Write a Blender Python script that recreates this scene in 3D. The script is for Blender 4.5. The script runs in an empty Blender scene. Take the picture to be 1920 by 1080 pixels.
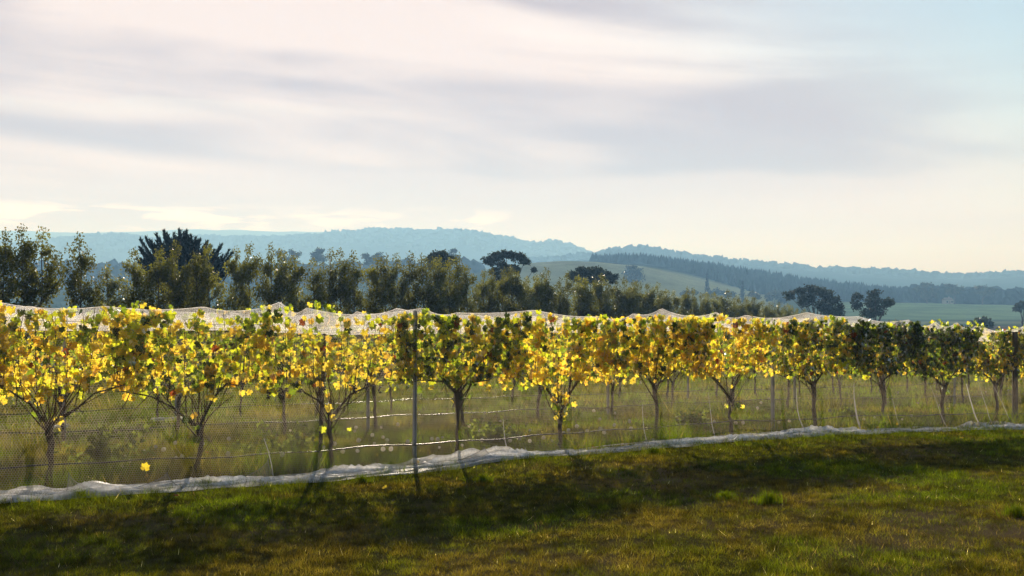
import bpy, math
import numpy as np
from mathutils import Matrix, Vector

SC = bpy.context.scene
COL = SC.collection
R = math.radians
rng = np.random.default_rng(11)

# ------------------------------------------------------------------ camera
F = 1867.0                     # focal length in photograph pixels (35 mm lens)
EYE = 1.6
HOR = 560.0                    # photograph row of the true horizon
SLOPE = (645.0 - HOR) / F      # the vineyard falls gently away from the camera
cam = bpy.data.cameras.new('camera')
cam.lens = 35.0
cam.sensor_width = 36.0
cam.shift_y = (HOR - 540.0) / 1920.0
cam.clip_start = 0.1
cam.clip_end = 20000
cam_o = bpy.data.objects.new('camera', cam)
cam_o.location = (0, 0, EYE)
cam_o.rotation_euler = (R(90), 0, 0)
COL.objects.link(cam_o)
SC.camera = cam_o

# ------------------------------------------------------------------ sun and sky
SUN_EL = R(18.3)
SUN_AZ = R(-6.5)               # from straight ahead (+Y), negative to the left
sun_dir = Vector((math.sin(SUN_AZ) * math.cos(SUN_EL), math.cos(SUN_AZ) * math.cos(SUN_EL), math.sin(SUN_EL)))
sun = bpy.data.lights.new('sun', 'SUN')
sun.energy = 5.0
sun.angle = R(0.6)
sun.color = (1.0, 1.0, 0.99)
sun_o = bpy.data.objects.new('sun', sun)
sun_o.rotation_euler = sun_dir.to_track_quat('Z', 'Y').to_euler()
sun_o.location = (0, 0, 60)
COL.objects.link(sun_o)

SKY_STRENGTH = 0.07
CLOUD_GAIN = 0.52
world = bpy.data.worlds.new('World')
SC.world = world
world.use_nodes = True
wn = world.node_tree
wn.nodes.clear()


class NT:
    """tiny helper for node trees"""
    def __init__(self, tree):
        self.t = tree

    def node(self, kind, **kw):
        n = self.t.nodes.new(kind)
        for k, v in kw.items():
            setattr(n, k, v)
        return n

    def link(self, a, b):
        self.t.links.new(a, b)

    def put(self, sock, v):
        if isinstance(v, bpy.types.NodeSocket):
            self.link(v, sock)
        else:
            sock.default_value = v

    def math(self, op, a, b=0.0, c=0.0, clamp=False):
        n = self.node('ShaderNodeMath', operation=op, use_clamp=clamp)
        self.put(n.inputs[0], a)
        self.put(n.inputs[1], b)
        self.put(n.inputs[2], c)
        return n.outputs[0]

    def smooth(self, v, lo, hi, a=0.0, b=1.0):
        n = self.node('ShaderNodeMapRange', interpolation_type='SMOOTHSTEP')
        self.put(n.inputs[0], v)
        for i, q in enumerate((lo, hi, a, b)):
            n.inputs[i + 1].default_value = q
        return n.outputs[0]

    def vec(self, x, y, z=0.0):
        n = self.node('ShaderNodeCombineXYZ')
        for i, q in enumerate((x, y, z)):
            self.put(n.inputs[i], q)
        return n.outputs[0]

    def noise(self, v, scale, detail=4.0, rough=0.5, dist=0.0):
        n = self.node('ShaderNodeTexNoise')
        self.put(n.inputs['Vector'], v)
        n.inputs['Scale'].default_value = scale
        n.inputs['Detail'].default_value = detail
        n.inputs['Roughness'].default_value = rough
        n.inputs['Distortion'].default_value = dist
        return n.outputs['Fac']

    def mix(self, f, a, b):
        n = self.node('ShaderNodeMix', data_type='RGBA')
        self.put(n.inputs[0], f)
        for s, v in ((n.inputs[6], a), (n.inputs[7], b)):
            if isinstance(v, (tuple, list)) and len(v) == 3:
                v = (*v, 1.0)
            self.put(s, v)
        return n.outputs[2]

    def scale(self, col, f):
        n = self.node('ShaderNodeVectorMath', operation='SCALE')
        self.put(n.inputs[0], col)
        self.put(n.inputs['Scale'], f)
        return n.outputs[0]


W = NT(wn)
tc = W.node('ShaderNodeTexCoord')
sep = W.node('ShaderNodeSeparateXYZ')
W.link(tc.outputs['Generated'], sep.inputs[0])
dx, dy, dz = sep.outputs
u = W.math('ARCTAN2', dx, dy)
v = dz
sky = W.node('ShaderNodeTexSky', sky_type='NISHITA')
sky.sun_disc = False
sky.sun_elevation = SUN_EL
sky.sun_rotation = SUN_AZ
sky.air_density = 1.3
sky.dust_density = 0.5
sky.ozone_density = 3.0
# sheets of smoke-tinted cloud, streaked along the horizon, all round the sky
vs = W.math('ADD', v, W.math('MULTIPLY', u, 0.07))
n_big = W.noise(W.vec(W.math('MULTIPLY', u, 1.5), W.math('MULTIPLY', vs, 10.0), 11.7), 1.0, 4.0, 0.48, 0.6)
n_mid = W.noise(W.vec(W.math('MULTIPLY', u, 2.6), W.math('MULTIPLY', vs, 22.0), 4.4), 1.0, 5.0, 0.5, 0.9)
n_warp = W.noise(W.vec(W.math('MULTIPLY', u, 5.0), 1.7, 0.0), 1.0, 2.0, 0.5, 0.0)
tone = W.math('ADD', W.math('MULTIPLY', n_big, 0.72), W.math('MULTIPLY', n_mid, 0.28))
lit = W.smooth(tone, 0.42, 0.62)
cloud = W.mix(lit, (0.58, 0.46, 0.465), (1.05, 0.89, 0.83))
# ragged lower edge of the smoke sheet, brighter clear air under it
edge = W.math('ADD', v, W.math('MULTIPLY', W.math('SUBTRACT', n_warp, 0.5), 0.045))
edge = W.math('ADD', edge, W.math('MULTIPLY', W.math('SUBTRACT', n_mid, 0.5), 0.03))
under = W.smooth(edge, 0.112, 0.126, 1.0, 0.0)
cloud = W.mix(W.math('MULTIPLY', under, 0.75), cloud, (0.88, 0.75, 0.755))
sheet2 = W.math('SUBTRACT', edge, 0.187)
gap = W.math('MULTIPLY', W.smooth(sheet2, -0.028, -0.004, 0.0, 1.0), W.smooth(sheet2, -0.003, 0.003, 1.0, 0.0))
cloud = W.mix(W.math('MULTIPLY', gap, W.smooth(u, -0.05, -0.3, 0.0, 0.5)), cloud, (0.98, 0.90, 0.84))
# low bank of small cumulus far off
n_cu = W.noise(W.vec(W.math('MULTIPLY', u, 14.0), W.math('MULTIPLY', v, 90.0), 2.0), 1.0, 6.0, 0.55, 0.4)
cu_band = W.math('MULTIPLY', W.smooth(v, 0.06, 0.074, 0.0, 1.0), W.smooth(v, 0.078, 0.094, 1.0, 0.0))
cu = W.math('MULTIPLY', W.smooth(n_cu, 0.46, 0.58), cu_band)
cloud = W.mix(W.math('MULTIPLY', cu, W.math('MULTIPLY', W.smooth(n_warp, 0.3, 0.5), W.smooth(u, 0.1, -0.12, 0.0, 1.0))), cloud, (1.5, 1.38, 1.25))
# cloud lit from behind: brightest towards the sun, duller away from it
dot = W.node('ShaderNodeVectorMath', operation='DOT_PRODUCT')
W.link(tc.outputs['Generated'], dot.inputs[0])
dot.inputs[1].default_value = sun_dir
glow = W.smooth(dot.outputs['Value'], -0.2, 0.88, 0.08, 1.0)
cloud = W.scale(cloud, W.math('MULTIPLY', glow, CLOUD_GAIN / SKY_STRENGTH))
# blue showing through higher up and to one side
bl = W.math('ADD', W.math('SUBTRACT', v, 0.305), W.math('MULTIPLY', u, 0.48))
bl = W.math('ADD', bl, W.math('MULTIPLY', W.math('SUBTRACT', tone, 0.5), 0.30))
blue = W.smooth(bl, -0.04, 0.17, 0.0, 0.95)
hsv = W.node('ShaderNodeHueSaturation')
hsv.inputs['Saturation'].default_value = 0.85
W.link(sky.outputs[0], hsv.inputs['Color'])
final = W.mix(blue, cloud, hsv.outputs[0])
bg = W.node('ShaderNodeBackground')
W.link(final, bg.inputs['Color'])
bg.inputs['Strength'].default_value = SKY_STRENGTH
wo = W.node('ShaderNodeOutputWorld')
W.link(bg.outputs[0], wo.inputs['Surface'])

SC.view_settings.view_transform = 'Standard'
SC.view_settings.look = 'None'
SC.view_settings.gamma = 1.0
SC.view_settings.use_curve_mapping = False
SC.view_settings.exposure = 0.78
SC.render.engine = 'CYCLES'
SC.cycles.use_denoising = True
SC.cycles.max_bounces = 8
SC.cycles.diffuse_bounces = 4
SC.cycles.glossy_bounces = 2
SC.cycles.transmission_bounces = 6
SC.cycles.transparent_max_bounces = 16
SC.cycles.volume_bounces = 0
SC.cycles.use_light_tree = False


# ------------------------------------------------------------------ numpy helpers
def _hash(ix, iy, seed):
    h = (ix.astype(np.int64) * 374761393 + iy.astype(np.int64) * 668265263 + seed * 1442695041) & 0x7fffffff
    h = ((h ^ (h >> 13)) * 1274126177) & 0x7fffffff
    h = (h ^ (h >> 16)) & 0xffff
    return h / 65535.0


def vnoise(x, y, seed=0):
    x = np.asarray(x, float)
    y = np.asarray(y, float) + np.zeros_like(x)
    x = x + np.zeros_like(y)
    ix, iy = np.floor(x), np.floor(y)
    fx, fy = x - ix, y - iy
    fx = fx * fx * (3 - 2 * fx)
    fy = fy * fy * (3 - 2 * fy)
    a, b = _hash(ix, iy, seed), _hash(ix + 1, iy, seed)
    c, d = _hash(ix, iy + 1, seed), _hash(ix + 1, iy + 1, seed)
    return (a * (1 - fx) + b * fx) * (1 - fy) + (c * (1 - fx) + d * fx) * fy


def fbm(x, y, seed=0, octaves=4):
    s, a, t = 0.0, 1.0, 0.0
    for k in range(octaves):
        s = s + a * vnoise(np.asarray(x) * 2 ** k, np.asarray(y) * 2 ** k, seed + 17 * k)
        t += a
        a *= 0.5
    return s / t


def sstep(a, b, x):
    t = np.clip((np.asarray(x, float) - a) / (b - a), 0, 1)
    return t * t * (3 - 2 * t)


def make_mesh(name, verts, faces, mats=(), midx=None, smooth=False, color=None):
    """verts (n,3); faces (m,3) or (m,4), or a list of two arrays (tris, quads)"""
    me = bpy.data.meshes.new(name)
    verts = np.asarray(verts, np.float32)
    if not isinstance(faces, (list, tuple)):
        faces = [faces]
    faces = [np.asarray(f, np.int32) for f in faces if len(f)]
    loops = np.concatenate([f.ravel() for f in faces])
    tot = np.concatenate([np.full(len(f), f.shape[1], np.int32) for f in faces])
    start = np.concatenate([[0], np.cumsum(tot)[:-1]]).astype(np.int32)
    me.vertices.add(len(verts))
    me.vertices.foreach_set('co', verts.ravel())
    me.loops.add(len(loops))
    me.loops.foreach_set('vertex_index', loops)
    me.polygons.add(len(tot))
    me.polygons.foreach_set('loop_start', start)
    me.polygons.foreach_set('loop_total', tot)
    for m in mats:
        me.materials.append(m)
    if midx is not None:
        me.polygons.foreach_set('material_index', np.asarray(midx, np.int32))
    me.polygons.foreach_set('use_smooth', np.full(len(tot), bool(smooth)))
    if color is not None:
        at = me.attributes.new('tint', 'FLOAT_COLOR', 'POINT')
        c = np.ones((len(verts), 4), np.float32)
        c[:, :3] = color
        at.data.foreach_set('color', c.ravel())
    me.update(calc_edges=True)
    me.validate()
    return me


def obj(name, me, parent=None, loc=None):
    o = bpy.data.objects.new(name, me)
    COL.objects.link(o)
    if parent is not None:
        o.parent = parent
    if loc is not None:
        o.location = loc
    return o


def tag(o, label, cat, group=None, kind=None):
    o['label'] = label
    o['category'] = cat
    if group:
        o['group'] = group
    if kind:
        o['kind'] = kind
    return o


def thing(name, label, cat, loc=(0, 0, 0), rz=0.0, group=None):
    e = bpy.data.objects.new(name, None)
    COL.objects.link(e)
    e.empty_display_size = 0.1
    e.location = loc
    e.rotation_euler = (0, 0, rz)
    return tag(e, label, cat, group)


class Geo:
    """collects pieces that belong to ONE part"""
    def __init__(self):
        self.v, self.t, self.q, self.tm, self.qm, self.n = [], [], [], [], [], 0

    def add(self, v, t=None, q=None, m=0):
        v = np.asarray(v, float).reshape(-1, 3)
        if t is not None and len(t):
            self.t.append(np.asarray(t, int) + self.n)
            self.tm.append(np.full(len(t), m))
        if q is not None and len(q):
            self.q.append(np.asarray(q, int) + self.n)
            self.qm.append(np.full(len(q), m))
        self.v.append(v)
        self.n += len(v)

    def tube(self, pts, rad, sides=6, m=0, cap=True):
        p = np.asarray(pts, float)
        n = len(p)
        rad = np.broadcast_to(np.asarray(rad, float), (n,))
        d = np.gradient(p, axis=0)
        d /= np.linalg.norm(d, axis=1)[:, None] + 1e-9
        ref = np.where(np.abs(d[:, 2:3]) > 0.9, np.array([[1.0, 0, 0]]), np.array([[0, 0, 1.0]]))
        a = np.cross(d, ref)
        a /= np.linalg.norm(a, axis=1)[:, None] + 1e-9
        for i in range(1, n):                       # keep the frame from flipping
            b = a[i - 1] - d[i] * np.dot(a[i - 1], d[i])
            nb = np.linalg.norm(b)
            if nb > 1e-6:
                a[i] = b / nb
        b = np.cross(d, a)
        ang = np.arange(sides) * 2 * math.pi / sides
        ring = (a[:, None, :] * np.cos(ang)[None, :, None] + b[:, None, :] * np.sin(ang)[None, :, None]) * rad[:, None, None]
        vv = (p[:, None, :] + ring).reshape(-1, 3)
        i, j = np.meshgrid(np.arange(n - 1), np.arange(sides), indexing='ij')
        i, j = i.ravel(), j.ravel()
        k = (j + 1) % sides
        q = np.stack([i * sides + j, i * sides + k, (i + 1) * sides + k, (i + 1) * sides + j], 1)
        t = []
        if cap:
            for base in (0, (n - 1) * sides):
                for s in range(1, sides - 1):
                    t.append((base, base + s, base + s + 1))
        self.add(vv, t if t else None, q, m)

    def box(self, c, s, m=0):
        c, s = np.asarray(c, float), np.asarray(s, float) / 2
        v = np.array([[x, y, z] for z in (-1, 1) for y in (-1, 1) for x in (-1, 1)], float) * s + c
        self.add(v, None, [(0, 2, 3, 1), (4, 5, 7, 6), (0, 1, 5, 4), (2, 6, 7, 3), (0, 4, 6, 2), (1, 3, 7, 5)], m)

    def mesh(self, name, mats, smooth=False, color=None):
        f, mi = [], []
        if self.t:
            f.append(np.concatenate(self.t)); mi.append(np.concatenate(self.tm))
        if self.q:
            f.append(np.concatenate(self.q)); mi.append(np.concatenate(self.qm))
        return make_mesh(name, np.concatenate(self.v), f, mats, np.concatenate(mi), smooth, color)


# ------------------------------------------------------------------ materials
def new_mat(name):
    m = bpy.data.materials.new(name)
    m.use_nodes = True
    t = NT(m.node_tree)
    m.node_tree.nodes.clear()
    out = t.node('ShaderNodeOutputMaterial')
    return m, t, out


def thin_mat(name, col_d, col_t, mixf=0.5, rough=0.45, gloss=0.08, var=0.25, scale=18.0, attr=None, spot=None):
    """leaf, blade or cloth: diffuse + translucent + a little sheen"""
    m, t, out = new_mat(name)
    tcn = t.node('ShaderNodeTexCoord')
    inf = t.node('ShaderNodeObjectInfo')
    shift = t.vec(t.math('MULTIPLY', inf.outputs['Random'], 37.0), t.math('MULTIPLY', inf.outputs['Random'], 11.0), 0.0)
    ad = t.node('ShaderNodeVectorMath', operation='ADD')
    t.link(tcn.outputs['Object'], ad.inputs[0])
    t.link(shift, ad.inputs[1])
    nz = t.noise(ad.outputs[0], scale, 3.0, 0.55)
    f = t.smooth(nz, 0.3, 0.7, 1.0 - var, 1.0 + var)
    if attr:
        a = t.node('ShaderNodeAttribute', attribute_name=attr)
        cd = t.scale(a.outputs['Color'], f)
        mul = t.node('ShaderNodeVectorMath', operation='MULTIPLY')
        t.link(cd, mul.inputs[0])
        mul.inputs[1].default_value = col_t
        ct = mul.outputs[0]
    else:
        rndv = t.smooth(inf.outputs['Random'], 0.0, 1.0, 0.82, 1.15)
        f2 = t.math('MULTIPLY', f, rndv)
        cd = t.scale(t.mix(0.0, col_d, col_d), f2)
        ct = t.scale(t.mix(0.0, col_t, col_t), f2)
        if spot:
            sp = t.smooth(t.noise(ad.outputs[0], scale * 2.2, 2.0, 0.5), 0.58, 0.70)
            cd = t.mix(sp, cd, spot)
            ct = t.mix(sp, ct, spot)
    d = t.node('ShaderNodeBsdfDiffuse')
    tr = t.node('ShaderNodeBsdfTranslucent')
    t.link(cd, d.inputs[0])
    t.link(ct, tr.inputs[0])
    mx = t.node('ShaderNodeMixShader')
    mx.inputs[0].default_value = mixf
    t.link(d.outputs[0], mx.inputs[1])
    t.link(tr.outputs[0], mx.inputs[2])
    last = mx.outputs[0]
    if gloss > 0:
        g = t.node('ShaderNodeBsdfGlossy')
        g.inputs['Roughness'].default_value = rough
        g.inputs['Color'].default_value = (1, 1, 1, 1)
        m2 = t.node('ShaderNodeMixShader')
        fr = t.node('ShaderNodeFresnel')
        fr.inputs['IOR'].default_value = 1.45
        t.link(t.math('MULTIPLY', fr.outputs[0], gloss), m2.inputs[0])
        t.link(last, m2.inputs[1])
        t.link(g.outputs[0], m2.inputs[2])
        last = m2.outputs[0]
    t.link(last, out.inputs[0])
    return m


def solid_mat(name, c1, c2, scale=6.0, rough=0.8, bump=0.3, spec=0.3, stretch=(1, 1, 1), metallic=0.0, detail=5.0):
    m, t, out = new_mat(name)
    tcn = t.node('ShaderNodeTexCoord')
    mp = t.node('ShaderNodeMapping')
    mp.inputs['Scale'].default_value = stretch
    t.link(tcn.outputs['Object'], mp.inputs[0])
    nz = t.noise(mp.outputs[0], scale, detail, 0.6)
    p = t.node('ShaderNodeBsdfPrincipled')
    t.link(t.mix(t.smooth(nz, 0.3, 0.7), c1, c2), p.inputs['Base Color'])
    p.inputs['Roughness'].default_value = rough
    p.inputs['Metallic'].default_value = metallic
    p.inputs['Specular IOR Level'].default_value = spec
    if bump:
        b = t.node('ShaderNodeBump')
        b.inputs['Strength'].default_value = bump
        b.inputs['Distance'].default_value = 0.02
        t.link(nz, b.inputs['Height'])
        t.link(b.outputs[0], p.inputs['Normal'])
    t.link(p.outputs[0], out.inputs[0])
    return m


def tint_mat(name, scale=0.02, var=0.3, rough=0.9):
    """surface whose own colour comes with the mesh (fields, woods)"""
    m, t, out = new_mat(name)
    tcn = t.node('ShaderNodeTexCoord')
    a = t.node('ShaderNodeAttribute', attribute_name='tint')
    nz = t.noise(tcn.outputs['Object'], scale, 6.0, 0.65)
    d = t.node('ShaderNodeBsdfDiffuse')
    t.link(t.scale(a.outputs['Color'], t.smooth(nz, 0.25, 0.75, 1 - var, 1 + var)), d.inputs[0])
    d.inputs['Roughness'].default_value = rough
    t.link(d.outputs[0], out.inputs[0])
    return m


# vine leaves: yellow, gold, lime, green, dark green, rust
LEAF_MATS = [
    thin_mat('leaf_yellow', (0.32, 0.22, 0.02), (0.96, 0.76, 0.06), 0.74, 0.4, 0.35, 0.2, 14.0, spot=(0.55, 0.33, 0.03)),
    thin_mat('leaf_gold', (0.30, 0.17, 0.015), (0.96, 0.61, 0.055), 0.74, 0.4, 0.35, 0.25, 14.0, spot=(0.40, 0.14, 0.015)),
    thin_mat('leaf_lime', (0.14, 0.18, 0.015), (0.68, 0.74, 0.03), 0.7, 0.4, 0.35, 0.25, 14.0),
    thin_mat('leaf_green', (0.06, 0.105, 0.015), (0.26, 0.37, 0.02), 0.6, 0.4, 0.35, 0.3, 14.0),
    thin_mat('leaf_dark', (0.028, 0.052, 0.013), (0.055, 0.09, 0.010), 0.45, 0.4, 0.35, 0.3, 14.0),
    thin_mat('leaf_rust', (0.16, 0.05, 0.015), (0.42, 0.10, 0.02), 0.5, 0.45, 0.04, 0.3, 14.0),
]
M_WOOD = solid_mat('vine_wood', (0.035, 0.025, 0.018), (0.10, 0.075, 0.055), 30.0, 0.9, 0.6, 0.15, (1, 1, 0.25))
M_CANE = solid_mat('vine_cane', (0.06, 0.035, 0.022), (0.12, 0.07, 0.04), 30.0, 0.75, 0.2, 0.2)
M_GRAPE = solid_mat('grape_skin', (0.015, 0.010, 0.02), (0.04, 0.022, 0.04), 40.0, 0.5, 0.0, 0.4)
M_POST = solid_mat('post_steel', (0.40, 0.405, 0.43), (0.56, 0.56, 0.60), 12.0, 0.6, 0.15, 0.4, (1, 1, 0.2), 0.3)
M_TIMBER = solid_mat('post_timber', (0.05, 0.042, 0.036), (0.13, 0.115, 0.10), 25.0, 0.85, 0.5, 0.2, (1, 1, 0.12))
M_PIPE = solid_mat('drip_pipe', (0.012, 0.012, 0.014), (0.03, 0.028, 0.028), 20.0, 0.38, 0.0, 0.5)
M_WIRE = solid_mat('wire_steel', (0.05, 0.05, 0.05), (0.12, 0.12, 0.12), 20.0, 0.5, 0.0, 0.5, metallic=0.6)
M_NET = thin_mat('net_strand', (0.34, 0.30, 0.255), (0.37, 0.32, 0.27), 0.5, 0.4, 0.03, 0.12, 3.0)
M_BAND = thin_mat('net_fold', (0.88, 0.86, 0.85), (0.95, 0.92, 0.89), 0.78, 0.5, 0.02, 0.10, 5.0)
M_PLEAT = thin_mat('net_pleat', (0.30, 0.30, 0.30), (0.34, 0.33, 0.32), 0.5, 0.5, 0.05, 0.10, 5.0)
M_HEM = thin_mat('net_gathered', (0.68, 0.70, 0.74), (0.66, 0.64, 0.63), 0.45, 0.5, 0.1, 0.22, 24.0)
M_FILM = thin_mat('net_film', (0.82, 0.84, 0.88), (0.80, 0.79, 0.78), 0.5, 0.5, 0.05, 0.20, 30.0)
_t = NT(M_FILM.node_tree)                       # sheer: the net lets part of the light straight through
_out = [n_ for n_ in M_FILM.node_tree.nodes if n_.type == 'OUTPUT_MATERIAL'][0]
_last = _out.inputs[0].links[0].from_socket
_tc = _t.node('ShaderNodeTexCoord')
_mx = _t.node('ShaderNodeMixShader')
_t.link(_t.smooth(_t.noise(_tc.outputs['Object'], 2.4, 3.0, 0.5), 0.36, 0.64, 0.12, 0.68), _mx.inputs[0])
_tr = _t.node('ShaderNodeBsdfTransparent')
_t.link(_last, _mx.inputs[1])
_t.link(_tr.outputs[0], _mx.inputs[2])
_t.link(_mx.outputs[0], _out.inputs[0])
M_BLADE = thin_mat('grass_blade', (1, 1, 1), (2.2, 2.0, 0.6), 0.5, 0.3, 0.0, 0.18, 2.0, attr='tint')
M_LEAFTREE = thin_mat('windbreak_leaf', (0.036, 0.043, 0.011), (0.20, 0.205, 0.024), 0.5, 0.36, 0.09, 0.35, 0.6)
M_GUM = thin_mat('gum_leaf', (0.028, 0.040, 0.018), (0.040, 0.050, 0.020), 0.35, 0.35, 0.05, 0.35, 0.3)
M_CYP = thin_mat('cypress_needle', (0.010, 0.018, 0.010), (0.010, 0.016, 0.008), 0.25, 0.5, 0.02, 0.3, 0.4)
M_BARK = solid_mat('tree_bark', (0.04, 0.032, 0.025), (0.10, 0.085, 0.07), 8.0, 0.9, 0.4, 0.15, (1, 1, 0.2))
M_WEED = thin_mat('weed_leaf', (0.10, 0.13, 0.03), (0.30, 0.36, 0.05), 0.62, 0.4, 0.04, 0.35, 5.0)
M_FLUFF = thin_mat('seed_head', (0.8, 0.76, 0.7), (0.8, 0.74, 0.62), 0.5, 0.6, 0.0, 0.1, 40.0)
M_FIELD = tint_mat('field', 0.03, 0.25)
M_WOODS = tint_mat('woods', 0.15, 0.4)

# ------------------------------------------------------------------ terrain
ROW_A = R(32.0)
RD = np.array([math.cos(ROW_A), math.sin(ROW_A)])          # along the rows
RN = np.array([-math.sin(ROW_A), math.cos(ROW_A)])         # away from the camera
R0 = np.array([-5.55, 10.80])                              # a point of the front row
ROW_GAP = 4.8


def yz(y, d):
    return EYE - (y - HOR) * d / F


RINGS = [  # depth, [(photo x, photo y of the ground there)]
    (250, [(-900, 629), (3000, 629)]),
    (350, [(-900, 600), (0, 596), (900, 596), (1400, 600), (1700, 606), (3000, 604)]),
    (500, [(-900, 545), (0, 548), (500, 545), (800, 535), (900, 512), (980, 494), (1050, 489), (1120, 491), (1200, 500), (1280, 518),
           (1350, 538), (1420, 556), (1500, 566), (1700, 567), (1920, 572), (3000, 566)]),
    (620, [(-900, 520), (0, 520), (500, 525), (800, 522), (950, 506), (1050, 498), (1110, 493), (1200, 494), (1280, 502), (1400, 519),
           (1500, 535), (1600, 546), (1700, 556), (1920, 564), (3000, 560)]),
    (760, [(-900, 530), (800, 530), (1100, 512), (1400, 528), (1700, 560), (3000, 560)]),
    (1450, [(-900, 500), (0, 500), (400, 492), (800, 505), (1000, 497), (1110, 486), (1150, 477), (1200, 473), (1280, 487), (1400, 499),
            (1500, 510), (1600, 515), (1700, 519), (1800, 524), (1870, 521), (1920, 518), (2300, 505), (3000, 508)]),
    (1650, [(-900, 525), (3000, 525)]),
    (2000, [(-900, 470), (-400, 468), (0, 463), (100, 452), (230, 442), (290, 451), (400, 448), (500, 449), (600, 445), (640, 437),
            (700, 433), (780, 436), (860, 436), (900, 441), (960, 453), (1000, 462), (1040, 456), (1080, 467), (1110, 481), (1200, 505),
            (1500, 530), (3000, 530)]),
    (2350, [(-900, 500), (3000, 520)]),
    (2900, [(-900, 440), (-300, 438), (0, 431), (120, 436), (200, 437), (330, 431), (430, 431), (520, 435), (620, 437), (700, 445),
            (900, 470), (1200, 510), (3000, 530)]),
    (4200, [(-900, 560), (3000, 560)]),
]
KD = 1.6                                                    # the far country lies this much farther out
RINGS = [(d_ * KD if d_ >= 350 else d_, tab) for d_, tab in RINGS]
RING_D = np.array([130.0] + [r[0] for r in RINGS])


def ground(X, Y):
    """height of the land"""
    X = np.asarray(X, float)
    Y = np.asarray(Y, float) + np.zeros_like(X)
    X = X + np.zeros_like(Y)
    near = -SLOPE * np.clip(Y, -40, 130)
    near = near + 0.05 * sstep(-1, 3, X) * (1 - sstep(4, 12, X)) * sstep(30, 15, Y) - 0.028 * np.clip(X - 6.5, 0, 20) * sstep(40, 20, Y)
    near = near + (fbm(X * 0.45, Y * 0.45, 5, 3) - 0.5) * 0.09 * sstep(60, 25, Y)
    px = 960 + F * X / np.maximum(Y, 60)
    zs = [near] + [yz(np.interp(px, [p[0] for p in tab], [p[1] for p in tab]), d) for d, tab in RINGS]
    z = near.copy()
    for i in range(len(RING_D) - 1):
        a, b = RING_D[i], RING_D[i + 1]
        w = sstep(a, b, Y)
        k = (Y > a)
        z = np.where(k, zs[i] * (1 - w) + zs[i + 1] * w, z)
    rough = (fbm(X * 0.008, Y * 0.008, 9, 4) - 0.5) * np.clip((Y - 400) / 400, 0, 1) * np.clip(Y / 260.0, 0, 9 * KD)
    return z + rough


def g1(x, y):
    return float(ground(np.array([x]), np.array([y]))[0])


rows_y = np.concatenate([np.linspace(-30, 4, 12), np.arange(4.4, 45, 0.4), np.linspace(45, 130, 40)[0:], np.geomspace(133, 4200 * KD, 210)])
cols_u = np.linspace(-1.25, 1.25, 331)
gx = cols_u[None, :] * (np.abs(rows_y)[:, None] + 14.0)
gy = np.broadcast_to(rows_y[:, None], gx.shape)
gz = ground(gx, gy)
gpx = 960 + F * gx / np.maximum(gy, 1)
gcol = np.zeros(gx.shape + (3,))
soil = np.array([0.19, 0.135, 0.075])
turf = np.array([0.10, 0.085, 0.035])
nn = fbm(gx * 0.7, gy * 0.7, 21, 4)
gcol[:] = soil + (turf - soil) * sstep(0.35, 0.6, nn)[..., None]


def paint(mask, c):
    m = np.clip(mask, 0, 1)[..., None]
    gcol[:] = gcol * (1 - m) + np.array(c) * m


paint(sstep(60, 140, gy), (0.085, 0.115, 0.035))                             # pasture
gk = np.where(gy > 250, 250 + (gy - 250) * (100.0 / (350 * KD - 250)), gy)
gk = np.where(gy > 350 * KD, gy / KD, gk)
paint(sstep(190, 215, gk) * sstep(330, 310, gk) * sstep(1350, 1450, gpx), (0.15, 0.115, 0.08))   # ploughed strip
paint(sstep(330, 350, gk) * sstep(372, 360, gk) * sstep(1350, 1450, gpx), (0.24, 0.25, 0.10))    # dry headland
ripple = 0.5 + 0.5 * np.sin(gy * 0.22 + 6 * fbm(gx * 0.01, gy * 0.01, 3, 3))
paint(sstep(372, 385, gk) * sstep(520, 500, gk) * sstep(1500, 1600, gpx) * (0.7 + 0.3 * ripple), (0.25, 0.37, 0.16))
paint(sstep(380, 420, gk) * sstep(560, 530, gk) * sstep(900, 990, gpx) * sstep(1480, 1420, gpx), (0.42, 0.42, 0.22))
paint(sstep(525, 570, gk), (0.030, 0.045, 0.020))                             # forest beyond
GV = np.stack([gx, gy, gz], -1)
nr, nc = gx.shape


def sheet(i0, i1, name, label, cat):
    v = GV[i0:i1 + 1].reshape(-1, 3)
    c = gcol[i0:i1 + 1].reshape(-1, 3)
    n = i1 - i0
    i, j = np.meshgrid(np.arange(n), np.arange(nc - 1), indexing='ij')
    i, j = i.ravel(), j.ravel()
    q = np.stack([i * nc + j, i * nc + j + 1, (i + 1) * nc + j + 1, (i + 1) * nc + j], 1)
    o = obj(name, make_mesh(name, v, q, [M_FIELD], None, True, c))
    return tag(o, label, cat, kind='structure')


cut1 = int(np.searchsorted(rows_y, 130))
cut2 = int(np.searchsorted(rows_y, 800 * KD))
sheet(0, cut1, 'ground', 'grassy ground of the vineyard falling gently away', 'ground')
sheet(cut1, cut2, 'valley_fields', 'green pasture hill and valley fields beyond the vineyard', 'field')
sheet(cut2, nr - 1, 'hills', 'hazy blue forested ridges along the skyline', 'hills')


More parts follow.
